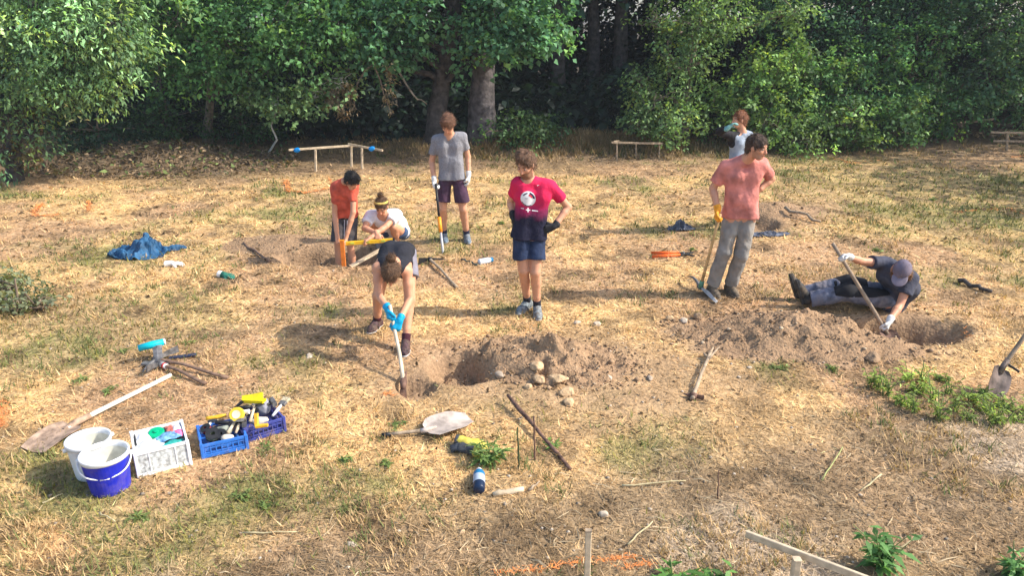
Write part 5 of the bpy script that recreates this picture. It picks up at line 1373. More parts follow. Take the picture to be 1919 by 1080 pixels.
d1 = (V(P(1494, 1060, 3.40)[0], 3.40, float(H(1.4, 3.4))), P(1494, 1048, 3.40)); d2 = (V(P(1640, 1100, 3.2)[0], 3.14, float(H(1.7, 3.1))), P(1640, 1098, 3.14))
batter('batter board with a single slanting rail nearest the leafy weeds', [d1, d2], [(P(1398, 1001, 3.64), P(1650, 1097, 3.20))], w=.045)
s1 = V(P(1103, 1040, 3.45)[0], 3.45, float(H(.5, 3.45)))
o = thing('stake', 'upright wooden stake beside an orange sprayed line', 'stake', s1)
obj('shaft', MB().bar(s1 - Zu * .15, P(1103, 996, 3.45), .034, .026, up=(0, 1, 0)), WOOD_P, o)
obj('cut_top', MB().box(P(1103, 995, 3.45), (V(1, 0, 0), V(0, 1, 0), Zu), (.018, .014, .004)), WOOD, o)

# spades and mattocks lying about
spade('shovel', 'flat earth-crusted shovel with a long white handle', G(321, 709, .03), G(138, 806, .05), G(62, 850, .02), .27, Zu, WOOD_W, STEEL_P, .019, pointed=.12, curve=.02, neck=.7)
s_ = G(800, 817, .05)
spade('shovel', 'pale spade blade on a short handle lying near the leafy plant', G(730, 821, .03), s_, G(882, 790, .03), .29, Zu, WOOD, mat('pale_worn_steel', (.48, .40, .34), .7, .2), .015, BLACK, pointed=.45, curve=.02)
s_ = P(1878, 690, 5.86)
spade('spade', 'rusty spade standing upright in the earth beside the green weeds', P(1945, 595, 6.0), s_, P(1858, 744, 5.72), .21, V(.2, -.9, .35), mat('grey_worn_handle', (.30, .22, .15), .8, .2), mat('brown_spade_steel', (.17, .125, .105), .65, .3), .018, tread=True, pointed=.4)
mattock('mattock with a brown handle lying under the teal-gripped tool', G(296, 684, .06), G(428, 712, .02), V(.4, .9, .1), WOOD_B, STEEL, .20, .20, name='mattock')
mattock('short mattock with a brown handle and a red and white band', G(303, 692, .05), G(386, 723, .02), V(-.7, -.5, .2), WOOD_B, STEEL, .16, .14, name='mattock')
m_ = bpy.data.objects['mattock.002']
q_ = G(303, 692, .05); q2 = G(386, 723, .02)
obj('band', MB().tube([lerp(q_, q2, .02), lerp(q_, q2, .14)], .025, 10), mat('white_band', (.7, .68, .66), .6), m_, smooth=True)
obj('band', MB().tube([lerp(q_, q2, .06), lerp(q_, q2, .10)], .027, 10), mat('red_band', (.55, .05, .05), .6), m_, smooth=True)
ta, tb_ = P(259, 653, 6.42), P(307, 641, 6.52)
t = thing('hand_tool', 'steel hand tool with a bright teal grip standing on the mattock heads', 'hand tool', G(298, 690))
obj('grip', MB().tube([ta, lerp(ta, tb_, .5), tb_], [.030, .036, .031], 12), mat('teal_rubber', (.0, .42, .52), .5, .06), t, smooth=True)
obj('end_ring', MB().tube([tb_, tb_ + nrm(tb_ - ta) * .015], [.032, .03], 12), mat('white_band', (.7, .68, .66), .6), t, smooth=True)
gq = G(299, 690, .04)
obj('blade', MB().sheet([[lerp(lerp(ta, tb_, .55), gq + V(-.04, 0, 0), q), lerp(lerp(ta, tb_, .75), gq, q) + V(0, -.015, 0), lerp(lerp(ta, tb_, .92), gq + V(.04, 0, 0), q)] for q in np.linspace(0, 1, 5)], .012), STEEL, t)
obj('foot', MB().bar(gq + V(-.16, .02, .0), gq + V(.10, -.02, .01), .06, .02), STEEL, t)
o = tag(obj('steel_strip', MB().bar(G(318, 675, .02), G(368, 670, .03), .045, .018), mat('blue_black_steel', (.03, .04, .08), .5), off=G(340, 672)), 'dark blue-black steel strip lying behind the mattock handles', 'steel strip')
mattock('old mattock with a worn handle lying in front of the large spoil heap', G(1299, 748, .03), G(1331, 668, .05), V(1, .1, 0), WOOD, STEEL_R, .07, .07, .016, bend=.03, wide=.05, drop=0)
mm = bpy.data.objects['mattock.003']
for a_, b_ in (((1325, 680), (1336, 657)), ((1327, 682), (1347, 656)), ((1322, 676), (1318, 668))): obj('fork_prong', MB().tube([G(*a_, .05), G(*b_, .03)], [.014, .009], 7), WOOD, mm, smooth=True)
mattock('dark-headed mattock lying behind the bent over digger', G(806, 493, .05), G(857, 542, .02), V(-.75, .1, .1) * 1.0 + V(-.5, .4, 0), WOOD, BLACK, .15, .20, .018, wide=.09)
stick('iron_bar', 'rusty iron bar propped across the trodden earth near the thin rods', 'bar', G(952, 757, .08), G(1068, 884, .02), .017, .016, STEEL_R, 5, .004)
for k, (px, py, top, m_) in enumerate(((974, 880, 802, mat('green_rod', (.06, .075, .03), .8)), (1004, 862, 781, STEEL_R))):
    g = G(px, py); tp = P(px - 4, top, g[1])
    o = stick('marker_rod', ('thin dark green rod', 'thin rusty rod')[k] + ' stuck upright near the iron bar', 'rod', g - Zu * .06, tp, .008, .006, m_, 7 + k, .003)
stick('stick', 'short brown stick beside the pit of the red-shirted boy', 'stick', G(457, 461, .05), G(506, 492, .01), .016, .02, WOOD_B, 9)
stick('stick', 'crooked pale stick lying on the small back spoil heap', 'stick', G(1470, 402, .12), G(1537, 421, .05), .03, .02, WOOD, 10, .03)
stick('log', 'dark broken log lying in the grass beyond the sitting man', 'log', G(1795, 531, .03), G(1858, 551, .03), .03, .022, mat('dark_rotten_wood', (.085, .07, .06), .95, .3), 11, .02)
o = stick('wood_chip', 'pale flat splinter of wood lying beside the blue bottle', 'wood', G(924, 932, .02), G(981, 922, .02), .022, .018, WOOD_P, 12, .004)
stick('wood_chip', 'small pale splinter beyond the flat splinter of wood', 'wood', G(990, 924, .02), G(1011, 907, .02), .010, .007, WOOD, 13, .004)
for k, (a_, b_, h1, h2, lab) in enumerate((((1540, 905), (1578, 845), .02, .03, 'pale green stalk lying on the bare patch'), ((1612, 925), (1650, 898), .02, .04, 'short pale stalk near the bare patch'), ((1165, 915), (1285, 906), .02, .02, 'long dry stalk lying on the chopped straw'),
        ((455, 1003), (560, 1001), .015, .015, 'straight straw stalk on the mown strip'), ((80, 947), (118, 931), .015, .02, 'whitish stalk beside the shadow of the buckets'), ((1176, 1026), (1222, 990), .02, .05, 'bent dry stalk near the wooden stake'),
        ((188, 965), (217, 982), .015, .015, 'short pale twig in front of the blue bucket'), ((1640, 1065), (1700, 1045), .03, .12, 'dry stalk leaning beside the leafy weed'), ((550, 478), (615, 452), .02, .08, 'thin pale stick lying on dug soil by the boy'))):
    stick('stalk', lab, 'stalk', G(*a_, h1), G(*b_, h2), .006, .004, mat('stalk_pale', (.50, .42, .24), .9, .2) if k else mat('stalk_green', (.34, .36, .14), .9), 20 + k, .003)
g = G(1346, 936); stick('stalk', 'thin bare stalk standing upright on the mown strip', 'stalk', g - Zu * .03, P(1347, 882, g[1]), .006, .004, STEEL_R, 31, .003)

# buckets
def bucket(label, c, r0, r1, h, bm, rim_m, bail_dir):
    t = thing('bucket', label, 'bucket', c)
    w = .004
    obj('shell', MB().lathe(c, [(.001, .006), (r0 * .9, .004), (r0, .0), (r0 + .004, .01), (r1 * .993, h - .03), (r1 - w, h - .03), (r0 - w, .014), (.001, .014)], 40), bm, t, smooth=False)
    rm = obj('rim', MB().lathe(c, [(r1 * .985, h - .035), (r1 + .004, h - .032), (r1 + .008, h - .012), (r1 + .006, h), (r1 - .006, h), (r1 - .010, h - .05), (r1 * .96, h - .06)], 40), rim_m, t, smooth=True)
    obj('liner', MB().lathe(c, [(r1 - .010, h - .04), (r0 - .006, .02), (.001, .02)], 40), mat('cream_plastic', (.62, .60, .50), .6, .12), t, smooth=True)
    if bail_dir is not None:
        f = nrm(bail_dir); sd = np.cross(f, Zu); pts = []
        for a in np.linspace(0, math.pi, 19):
            pts.append(c + Zu * (h - .035 - .10 * math.sin(a)) + sd * math.cos(a) * (r1 + .014) + f * (r1 * .98 + .012 - .03 * math.sin(a) ** 2) * math.sin(a) ** .8)
        bl = obj('bail', MB().tube(pts, .0055, 8), rim_m, t, smooth=True)
        obj('hand_grip', MB().tube(pts[8:11], .010, 8), rim_m, bl, smooth=True)
        for s__ in (-1, 1): obj('lug', MB().tube([c + Zu * (h - .035) + sd * s__ * (r1 - .002), c + Zu * (h - .035) + sd * s__ * (r1 + .022)], [.017, .014], 10), rim_m, t)
    return t
WPL = mat('white_plastic', (.74, .74, .73), .45, .04, dirt=.35)
bucket('white plastic bucket standing behind the blue bucket', G(179, 886), .120, .144, .285, WPL, WPL, V(-.7, .7, 0))
bucket('blue plastic bucket with a white rim and hanging white handle', G(209, 915), .122, .152, .29, mat('royal_blue_plastic', (.012, .022, .42), .4, .08, dirt=.3), WPL, V(.35, -.94, 0))

# crates
def crate(label, o, ex, ey, h, m, bars=7, rows=3, solid=False, fm=None):
    """o: ground corner, ex / ey: edges along the ground"""
    t = thing('crate', label, 'crate', o)
    ex, ey = np.asarray(ex, float) * V(1, 1, 0), np.asarray(ey, float) * V(1, 1, 0)
    obj('base', MB().box(o + (ex + ey) / 2 + Zu * .012, (ex, ey, Zu), (np.linalg.norm(ex) / 2 - .008, np.linalg.norm(ey) / 2 - .008, .006)), m, t)
    cs = [o, o + ex, o + ex + ey, o + ey]
    for k in range(4):
        a, b = cs[k], cs[(k + 1) % 4]; d = nrm(b - a); n_ = np.cross(d, Zu)
        wl = obj('side_wall', MB().bar(a + Zu * (h - .012) + d * .004, b + Zu * (h - .012) - d * .004, .016, .024), m, t)
        obj('bottom_rail', MB().bar(a + Zu * .014 + d * .004, b + Zu * .014 - d * .004, .014, .028), m, wl)
        for i in range(rows - 1):
            z = h * (i + 1) / rows
            obj('slat', MB().bar(a + Zu * z + d * .01, b + Zu * z - d * .01, .008, .012), m, wl)
        nb = bars if k % 2 == 0 else bars - 1
        for i in range(nb):
            c = lerp(a, b, (i + .5) / nb)
            obj('slat', MB().bar(c + Zu * .03, c + Zu * (h - .025), .010, .010, up=n_), m, wl)
        if solid: obj('panel', MB().bar(a + Zu * (h * .5) + d * .01, b + Zu * (h * .5) - d * .01, .003, h * .84), fm, wl)
        obj('corner_post', MB().box(a + Zu * h / 2, (d, n_, Zu), (.012, .012, h / 2 + .003)), m, t)
    return t
o1 = G(261, 896); e1 = G(349, 873) - o1; e1 = nrm(e1 * V(1, 1, 0)) * .345; y1 = np.cross(Zu, nrm(e1)) * .33
crate('white plastic crate packed with papers and a green lid beside the buckets', o1, e1, y1, .20, mat('white_crate_plastic', (.70, .71, .72), .5, .05, dirt=.3), 2, 1, True, mat('milky_plastic', (.50, .53, .53), .4, .32, 34, dirt=.3))
o2 = G(381, 860); e2 = nrm((G(462, 843) - o2) * V(1, 1, 0)) * .315; y2 = np.cross(Zu, nrm(e2)) * .30
crate('bright blue plastic crate full of small tools', o2, e2, y2, .115, mat('bright_blue_plastic', (.03, .16, .56), .45, .08, dirt=.4), 8, 3)
o3 = G(463, 831); e3 = nrm((G(531, 811) - o3) * V(1, 1, 0)) * .30; y3 = np.cross(Zu, nrm(e3)) * .31
crate('dark violet-blue crate heaped with yellow tools', o3, e3, y3, .125, mat('violet_blue_plastic', (.045, .06, .27), .5, .1, dirt=.6), 8, 3)
def inc(o, ex, ey, u, v, z): return o + np.asarray(ex) * u + np.asarray(ey) * v + Zu * z
def blob(name, label, cat, c, r, m, seed=0, amp=.006, rot=0, h=.008, extra=None, freq=30):
    c_, s_ = math.cos(rot), math.sin(rot); R = np.array([[c_, -s_, 0], [s_, c_, 0], [0, 0, 1]])
    F = Field().ell(c, V(*r), R)
    if extra: extra(F, c, R)
    o = obj(name, F.mesh(name, h, amp=amp, freq=freq, seed=seed), m, off=c - Zu * r[2])
    return tag(o, label, cat)
# in the white crate
c_ = inc(o1, e1, y1, .47, .74, .19)
t = thing('lid', 'round green lid lying on top in the white crate', 'lid', c_)
obj('disc', MB().lathe(c_, [(.001, .012), (.05, .012), (.056, .006), (.056, -.008)], 28, axis=(.1, -.25, 1)), mat('green_plastic', (.0, .36, .17), .45, .05), t, smooth=False)
obj('knob', MB().lathe(c_, [(.018, .012), (.016, .024), (.001, .026)], 16, axis=(.1, -.25, 1)), mat('green_plastic', (.0, .36, .17), .45, .05), t)
def flatpack(name, label, cat, c, ax, hs, m, seal=None):
    t = thing(name, label, cat, c - Zu * hs[2])
    X = nrm(ax); Y = nrm(np.cross(Zu, X)); g = []
    for i in range(9):
        row = []
        for j in range(7):
            u, v = 2 * i / 8 - 1, 2 * j / 6 - 1
            row.append(c + X * hs[0] * u + Y * hs[1] * v + Zu * (hs[2] * (1 - u * u) * (1 - v ** 4) + .006 * math.sin(5 * u + 4 * v)))
        g.append(row)
    obj('pouch', MB().sheet(g, .006), m, t, smooth=True)
    for s_ in (-1, 1): obj('seam', MB().bar(c + X * hs[0] * s_ * 1.02 - Y * hs[1], c + X * hs[0] * s_ * 1.02 + Y * hs[1], .010, .004), seal or m, t)
    return t
flatpack('packet', 'blue and white packet in the white crate', 'packet', inc(o1, e1, y1, .68, .42, .19), e1 + y1 * .2, (.075, .045, .03), mat('sky_blue_print', (.17, .36, .70), .4, .4, 28))
flatpack('packet', 'pink packet beside the blue packet in the white crate', 'packet', inc(o1, e1, y1, .87, .50, .185), y1, (.045, .03, .022), mat('pink_print', (.75, .16, .34), .4, .2, 28))
flatpack('packet', 'crumpled white packet in the white crate', 'packet', inc(o1, e1, y1, .28, .30, .175), e1 * 1.0 + y1 * .3, (.09, .06, .035), mat('white_film', (.70, .70, .74), .35, .1, 20))
flatpack('packet', 'white paper packet behind the green lid', 'packet', inc(o1, e1, y1, .22, .72, .17), y1, (.09, .05, .03), mat('white_film', (.70, .70, .74), .35, .1, 20))
flatpack('packet', 'red striped packet at the back of the white crate', 'packet', inc(o1, e1, y1, .74, .80, .175), y1, (.07, .025, .02), mat('brick_red_print', (.50, .15, .12), .5, .3, 40))
flatpack('packet', 'white cloth bundle at the end of the white crate', 'packet', inc(o1, e1, y1, .88, .78, .165), y1, (.08, .035, .03), mat('white_film', (.70, .70, .74), .35, .1, 20))
flatpack('packet', 'teal wrapper under the blue packet', 'packet', inc(o1, e1, y1, .74, .22, .165), e1, (.07, .022, .02), mat('teal_print', (.03, .34, .30), .5, .2, 40))
# in the blue crates: brushes, trowels, hammers, reels
def trowel(label, c, d, hm, bm, L=.15):
    d = nrm(d); t = thing('trowel', label, 'trowel', c)
    obj('handle', MB().tube([c, c + d * L * .45, c + d * L * .9], [.014, .017, .012], 8), hm, t, smooth=True)
    obj('neck', MB().tube([c + d * L * .88, c + d * L * 1.1 + Zu * .02, c + d * L * 1.25], [.006, .006, .007], 6), STEEL, t, smooth=True)
    obj('blade', MB().sheet(blade_grid(c + d * L * 1.22, c + d * L * 2.0, .07, Zu, .004, 6, 3, pointed=.95), .004), bm, t)
def hammer(label, c, d, hm, hs=.05):
    d = nrm(d); sd = nrm(np.cross(d, Zu)); t = thing('hammer', label, 'hammer', c); e = c + d * .22
    obj('handle', MB().tube([c, lerp(c, e, .5), e], [.014, .011, .012], 8), hm, t, smooth=True)
    obj('head', MB().box(e, (d, Zu, sd), (.018, .018, hs)), STEEL, t)
def reel(label, c, m1, ax=(0, -.3, 1), r=.045):
    t = thing('reel', label, 'reel', c)
    obj('coil', MB().lathe(c, [(r * .4, -.016), (r * .92, -.016), (r * .95, 0), (r * .92, .016), (r * .4, .016), (r * .4, -.016)], 20, axis=ax), m1, t, smooth=True)
    for s_ in (-1, 1): obj('flange', MB().lathe(c + nrm(ax) * s_ * .018, [(r * .3, .003), (r, .003), (r, -.003), (r * .3, -.003)], 20, axis=ax), BLACK, t)
def brush(label, c, d, hm, w=.06):
    d = nrm(d); sd = nrm(np.cross(d, Zu)); t = thing('hand_brush', label, 'brush', c)
    obj('handle', MB().tube([c, c + d * .07, c + d * .13], [.010, .014, .010], 8), hm, t, smooth=True)
    obj('ferrule', MB().box(c + d * .15, (sd, np.cross(d, sd), d), (w / 2, .012, .02)), STEEL, t)
    obj('bristles', MB().box(c + d * .19, (sd, np.cross(d, sd), d), (w / 2 * .95, .011, .025), 1.15), mat('bristle', (.45, .38, .25), .9, .3, 80), t)
YEL = mat('yellow_plastic', (.82, .62, .01), .45, .05); OCH = mat('ochre_plastic', (.72, .40, .03), .5, .1); OLV = mat('olive_plastic', (.17, .20, .11), .6, .15); GRY = mat('grey_plastic', (.30, .30, .32), .6, .15)
A = lambda u, v, z: inc(o2, e2, y2, u, v, z)
reel('olive green string reel at the front of the bright blue crate', A(.30, .35, .12), OLV, (.2, -.4, 1), .055)
reel('dark red string reel in the corner of the bright blue crate', A(.18, .72, .12), mat('dark_red_cord', (.22, .03, .03), .8), (-.3, -.4, 1), .04)
reel('dark tape reel beside the olive green reel', A(.48, .28, .115), mat('black_tape', (.03, .03, .03), .6), (0, -.5, 1), .042)
hammer('hammer with a pale handle across the bright blue crate', A(.62, .25, .125), V(.1, .8, .15), WOOD_P)
hammer('hammer with a black handle in the bright blue crate', A(.35, .62, .13), V(.9, .3, .05), BLACK)
trowel('grey trowel leaning over the back of the bright blue crate', A(.42, .82, .14), V(.9, -.1, .1), BLACK, STEEL, .12)
brush('hand brush with a white handle at the side of the bright blue crate', A(.06, .70, .10), V(.2, .9, .12), WPL)
brush('brush with a pale handle in the bright blue crate', A(.80, .30, .10), V(.05, .7, .3), WOOD_P)
blob('sponge', 'pale stained sponge at the front of the bright blue crate', 'sponge', A(.60, .12, .11), (.05, .03, .025), mat('sponge', (.60, .52, .42), .95, .15), 3, .006, .3)
blob('cloth_rag', 'grey-green rag stuffed in the bright blue crate', 'rag', A(.55, .55, .11), (.07, .06, .04), mat('grey_green_rag', (.24, .26, .22), .95, .2), 5, .014, .2, freq=45)
blob('cloth_rag', 'brownish rag in the corner of the bright blue crate', 'rag', A(.80, .70, .10), (.06, .06, .035), mat('brown_rag', (.24, .16, .14), .95, .2), 6, .014, .2, freq=45)
A = lambda u, v, z: inc(o3, e3, y3, u, v, z)
t = thing('dustpan', 'bright yellow dustpan standing on top of the violet-blue crate', 'dustpan', A(.32, .95, .20))
q0_, q1_ = P(453, 752, 5.28), P(493, 753, 5.24)
obj('pan', MB().sheet([[lerp(q0_, P(456, 745, 5.32), 0) , lerp(q0_, P(454, 743, 5.34), 1)], [lerp(q0_, q1_, .5), P(474, 740, 5.33)], [q1_, P(492, 736, 5.32)]], .012), YEL, t)
obj('back_wall', MB().bar(q0_ + V(0, .03, -.012), q1_ + V(0, .03, -.012), .06, .02), YEL, t)
obj('handle', MB().tube([q0_ + V(.01, 0, 0), q0_ + V(-.05, -.02, -.05)], [.014, .012], 8), BLACK, t)
t = thing('tape_measure', 'yellow tape measure case between the two blue crates', 'tape measure', A(-.08, .66, .12))
c_ = P(447, 775, 5.12)
obj('case', MB().lathe(c_ - V(0, .02, 0), [(.001, 0), (.052, 0), (.056, .008), (.056, .036), (.052, .044), (.001, .044)], 24, axis=(.1, -.85, .5)), mat('yellow_case', (.72, .50, .04), .5, .08), t)
obj('label_disc', MB().lathe(c_ + nrm(V(.1, -.85, .5)) * .046 - V(0, .02, 0), [(.001, 0), (.032, 0)], 20, axis=(.1, -.85, .5)), mat('pale_label', (.66, .60, .44), .6), t)
obj('handle', MB().tube([c_ + V(.03, 0, .01), c_ + V(.085, .0, .015)], [.016, .02], 8), WPL, t)
stick('folding_rule', 'yellow folding rule laid across the back of the bright blue crate', 'folding rule', P(386, 785, 5.08), P(424, 779, 5.12), .016, .014, OCH, 41, .001)
t = thing('set_square', 'ochre angle piece in the violet-blue crate', 'angle piece', A(.55, .45, .10))
obj('arm', MB().bar(P(480, 775, 5.05), P(481, 801, 5.0), .03, .024, up=(0, 1, 0)), OCH, t); obj('arm', MB().bar(P(479, 800, 4.99), P(502, 797, 5.0), .03, .022), OCH, t)
hammer('black club hammer standing up in the violet-blue crate', A(.25, .62, .13), V(.8, .5, .25), BLACK, .055)
hammer('hammer with a pale handle in the violet-blue crate', A(.22, .30, .12), V(.0, .8, .35), WOOD_P)
trowel('black trowel lying on top of the violet-blue crate', A(.15, .85, .17), V(.9, .1, .1), BLACK, BLACK, .10)
blob('tool_pouch', 'grey cloth tool pouch bulging from the violet-blue crate', 'pouch', A(.72, .72, .15), (.07, .065, .07), mat('grey_pouch', (.25, .25, .29), .9, .15), 8, .012, .3, freq=40)
blob('cloth_rag', 'pale rag at the front of the violet-blue crate', 'rag', A(.45, .25, .11), (.07, .045, .035), mat('pale_rag', (.52, .48, .42), .95, .2), 9, .012, .2, freq=45)
brush('brush with a white handle sticking out of the violet-blue crate', A(.80, .25, .12), V(.3, .9, .25), WPL)

# bottle, gloves and clothing on the ground
b0, b1_ = G(898, 930, .045), G(898, 884, .045); d_ = nrm(b1_ - b0); b1_ = b0 + d_ * .235
t = thing('bottle', 'blue drinking bottle with a silver band lying on bare earth', 'bottle', b0 - Zu * .045)
BB = mat('dark_blue_bottle', (.010, .022, .055), .35, .08)
obj('body', MB().lathe(b0, [(.001, .0), (.034, .002), (.040, .012), (.042, .06), (.042, .07)], 24, axis=d_), BB, t, smooth=True)
obj('band', MB().lathe(b0, [(.0425, .07), (.043, .072), (.043, .15), (.0425, .152)], 24, axis=d_), mat('silver_band', (.36, .42, .50), .35, .05), t, smooth=True)
obj('shoulder', MB().lathe(b0, [(.042, .152), (.042, .19), (.034, .21), (.020, .222)], 24, axis=d_), mat('blue_bottle', (.015, .16, .34), .35, .06), t, smooth=True)
obj('cap', MB().lathe(b0, [(.022, .218), (.022, .242), (.012, .246), (.010, .262), (.001, .263)], 20, axis=d_), WPL, t, smooth=True)
c0, c1_ = G(897, 497, .04), G(928, 492, .04); d_ = nrm((c1_ - c0) * V(1, 1, 0)); 
t = thing('bottle', 'white drinking bottle with a dark cap lying near the feet of the tall man', 'bottle', c0 - Zu * .04)
obj('body', MB().lathe(c0, [(.001, 0), (.036, .003), (.04, .02), (.04, .15), (.03, .175)], 20, axis=d_), mat('pale_blue_white', (.62, .68, .74), .4, .06), t, smooth=True)
obj('cap', MB().lathe(c0, [(.03, .172), (.032, .21), (.001, .215)], 20, axis=d_), mat('blue_bottle', (.015, .16, .34), .35, .06), t, smooth=True)
stick('strap', 'dark strap lying next to the white bottle', 'strap', G(864, 489, .02), G(895, 499, .02), .012, .016, mat('dark_teal_strap', (.03, .05, .05), .8), 50, .02)
def lying_glove(label, px, py, u, m, m2=None, s=1.1):
    c = G(px, py, .035); F = Field(); hand(F, c, V(*u), V(.05, .05, -1), 1, 14, s, .005, .12)
    F.cone(c, c - nrm(V(*u)) * .07, .036, .045, .02, flat=True)
    o = tag(obj('work_glove', F.mesh('work_glove', .008, amp=.006, freq=40), m, off=c - Zu * .03), label, 'glove')
    if m2 is not None:
        f = Field().cone(c - nrm(V(*u)) * .02, c - nrm(V(*u)) * .075, .041, .049, .02, flat=True); f.cut(c - nrm(V(*u)) * .02, nrm(V(*u)))
        obj('cuff', f.mesh('cuff', .008), m2, o)
lying_glove('black and yellow work glove under the leafy plant', 884, 852, (-.6, .3, 0), mat('charcoal_glove', (.05, .055, .065), .8, .2), mat('yellow_cuff', (.52, .44, .07), .7, .2, dirt=.4))
lying_glove('yellow-palmed work glove lying behind the charcoal glove', 872, 836, (.8, -.2, 0), mat('yellow_cuff', (.52, .44, .07), .7, .2, dirt=.4), mat('charcoal_glove', (.05, .055, .065), .8, .2))
lying_glove('white work glove lying in front of the blue jacket', 320, 499, (.95, .1, 0), GLV_W)
lying_glove('green and white work glove lying on the straw', 420, 520, (.8, -.3, 0), mat('dark_green_glove', (.02, .13, .09), .7), GLV_W, 1.0)
JB = mat('blue_jacket_cloth', (.02, .09, .19), .65, .25, 10)
c = G(262, 478)
def crumple(c, rx, ry, hz, seed, n=44, m=30, peak=(0, 0), ridge=.09, rot=0.):
    u, v = np.meshgrid(np.linspace(-1, 1, n), np.linspace(-1, 1, m), indexing='ij')
    x, y = u * np.sqrt(1 - v * v / 2), v * np.sqrt(1 - u * u / 2)
    e = 1 + .3 * (vnoise(np.arctan2(y, x) * 1.6 + 9, 3.3 + 0 * x, seed) - .5) * np.hypot(x, y)
    X, Y = x * rx * e, y * ry * e
    r1 = np.abs(fbm(u * 1.7 + 5, v * 1.5, seed + 2, 2) - .5); r2 = np.abs(fbm(u * 4 + v * 2, v * 3 - u, seed + 4, 2) - .5)
    edge = 1 - np.maximum(np.abs(u), np.abs(v)) ** 3
    z = hz * np.exp(-((u - peak[0]) / .5) ** 2 - ((v - peak[1]) / .5) ** 2) + ridge * (.9 - 5 * r1) * (.35 + .65 * edge) + ridge * .5 * (.5 - 3 * r2)
    qx = c[0] + X * math.cos(rot) - Y * math.sin(rot); qy = c[1] + X * math.sin(rot) + Y * math.cos(rot)
    return np.stack([qx, qy, H(qx, qy) + .012 + np.maximum(z, 0)], -1)
jk = thing('jacket', 'crumpled blue jacket dropped on the dry grass', 'jacket', c)
obj('body', MB().sheet(crumple(c, .38, .29, .09, 5, peak=(.2, .3), ridge=.12), .008), JB, jk, smooth=False)
obj('sleeve', MB().sheet(crumple(G(318, 470), .21, .07, .04, 15, 24, 10, ridge=.05, rot=.35), .008), JB, jk, smooth=False)
obj('hood', MB().sheet(crumple(G(277, 464), .14, .13, .13, 25, 20, 16, ridge=.09), .008), JB, jk, smooth=False)
obj('opening', MB().sheet(crumple(G(286, 466),   .09, .06, .13, 35, 14, 10, ridge=.05), .008), mat('dark_opening', (.02, .03, .055), .8), jk, smooth=False)  # dark sheet laid where the jacket gapes open
def cloth(label, px, py, rx, ry, rz, m, seed, name='cloth', cat='cloth', rot=0):
    c = G(px, py)
    return tag(obj(name, MB().sheet(crumple(c, rx, ry, rz, seed, 26, 18, ridge=rz * .7, rot=rot), .008), m, off=c), label, cat)
cloth('dark grey bag crumpled on the straw near the shallow back pit', 1276, 430, .20, .16, .10, mat('grey_blue_canvas', (.09, .10, .125), .8, .3, 12), 61, 'bag', 'bag')
cloth('flat dark blue-grey sheet lying at the edge of the back pit', 1440, 442, .30, .12, .045, mat('slate_sheet', (.075, .085, .115), .75, .3, 12), 62)
lo_ = G(1300, 480, .03)
t = thing('loppers', 'loppers with bright orange handles lying on the straw', 'loppers', lo_)
ORG = mat('bright_orange_grip', (.85, .14, .02), .5, .06)
for k, (pa_, pb2) in enumerate((((1220, 478), (1272, 478)), ((1222, 485), (1274, 482)))): obj('handle', MB().tube([G(*pa_, .03), G(*pb2, .035)], [.022, .019], 8), ORG, t, smooth=True)
for k, (pa_, pb2) in enumerate((((1272, 478), (1300, 484)), ((1274, 482), (1298, 477)))): obj('blade', MB().bar(G(*pa_, .035), G(*pb2, .03), .05, .012), BLACK, t)
obj('pivot', MB().lathe(G(1280, 480, .04), [(.001, .02), (.02, .02), (.022, 0)], 12), STEEL, t)

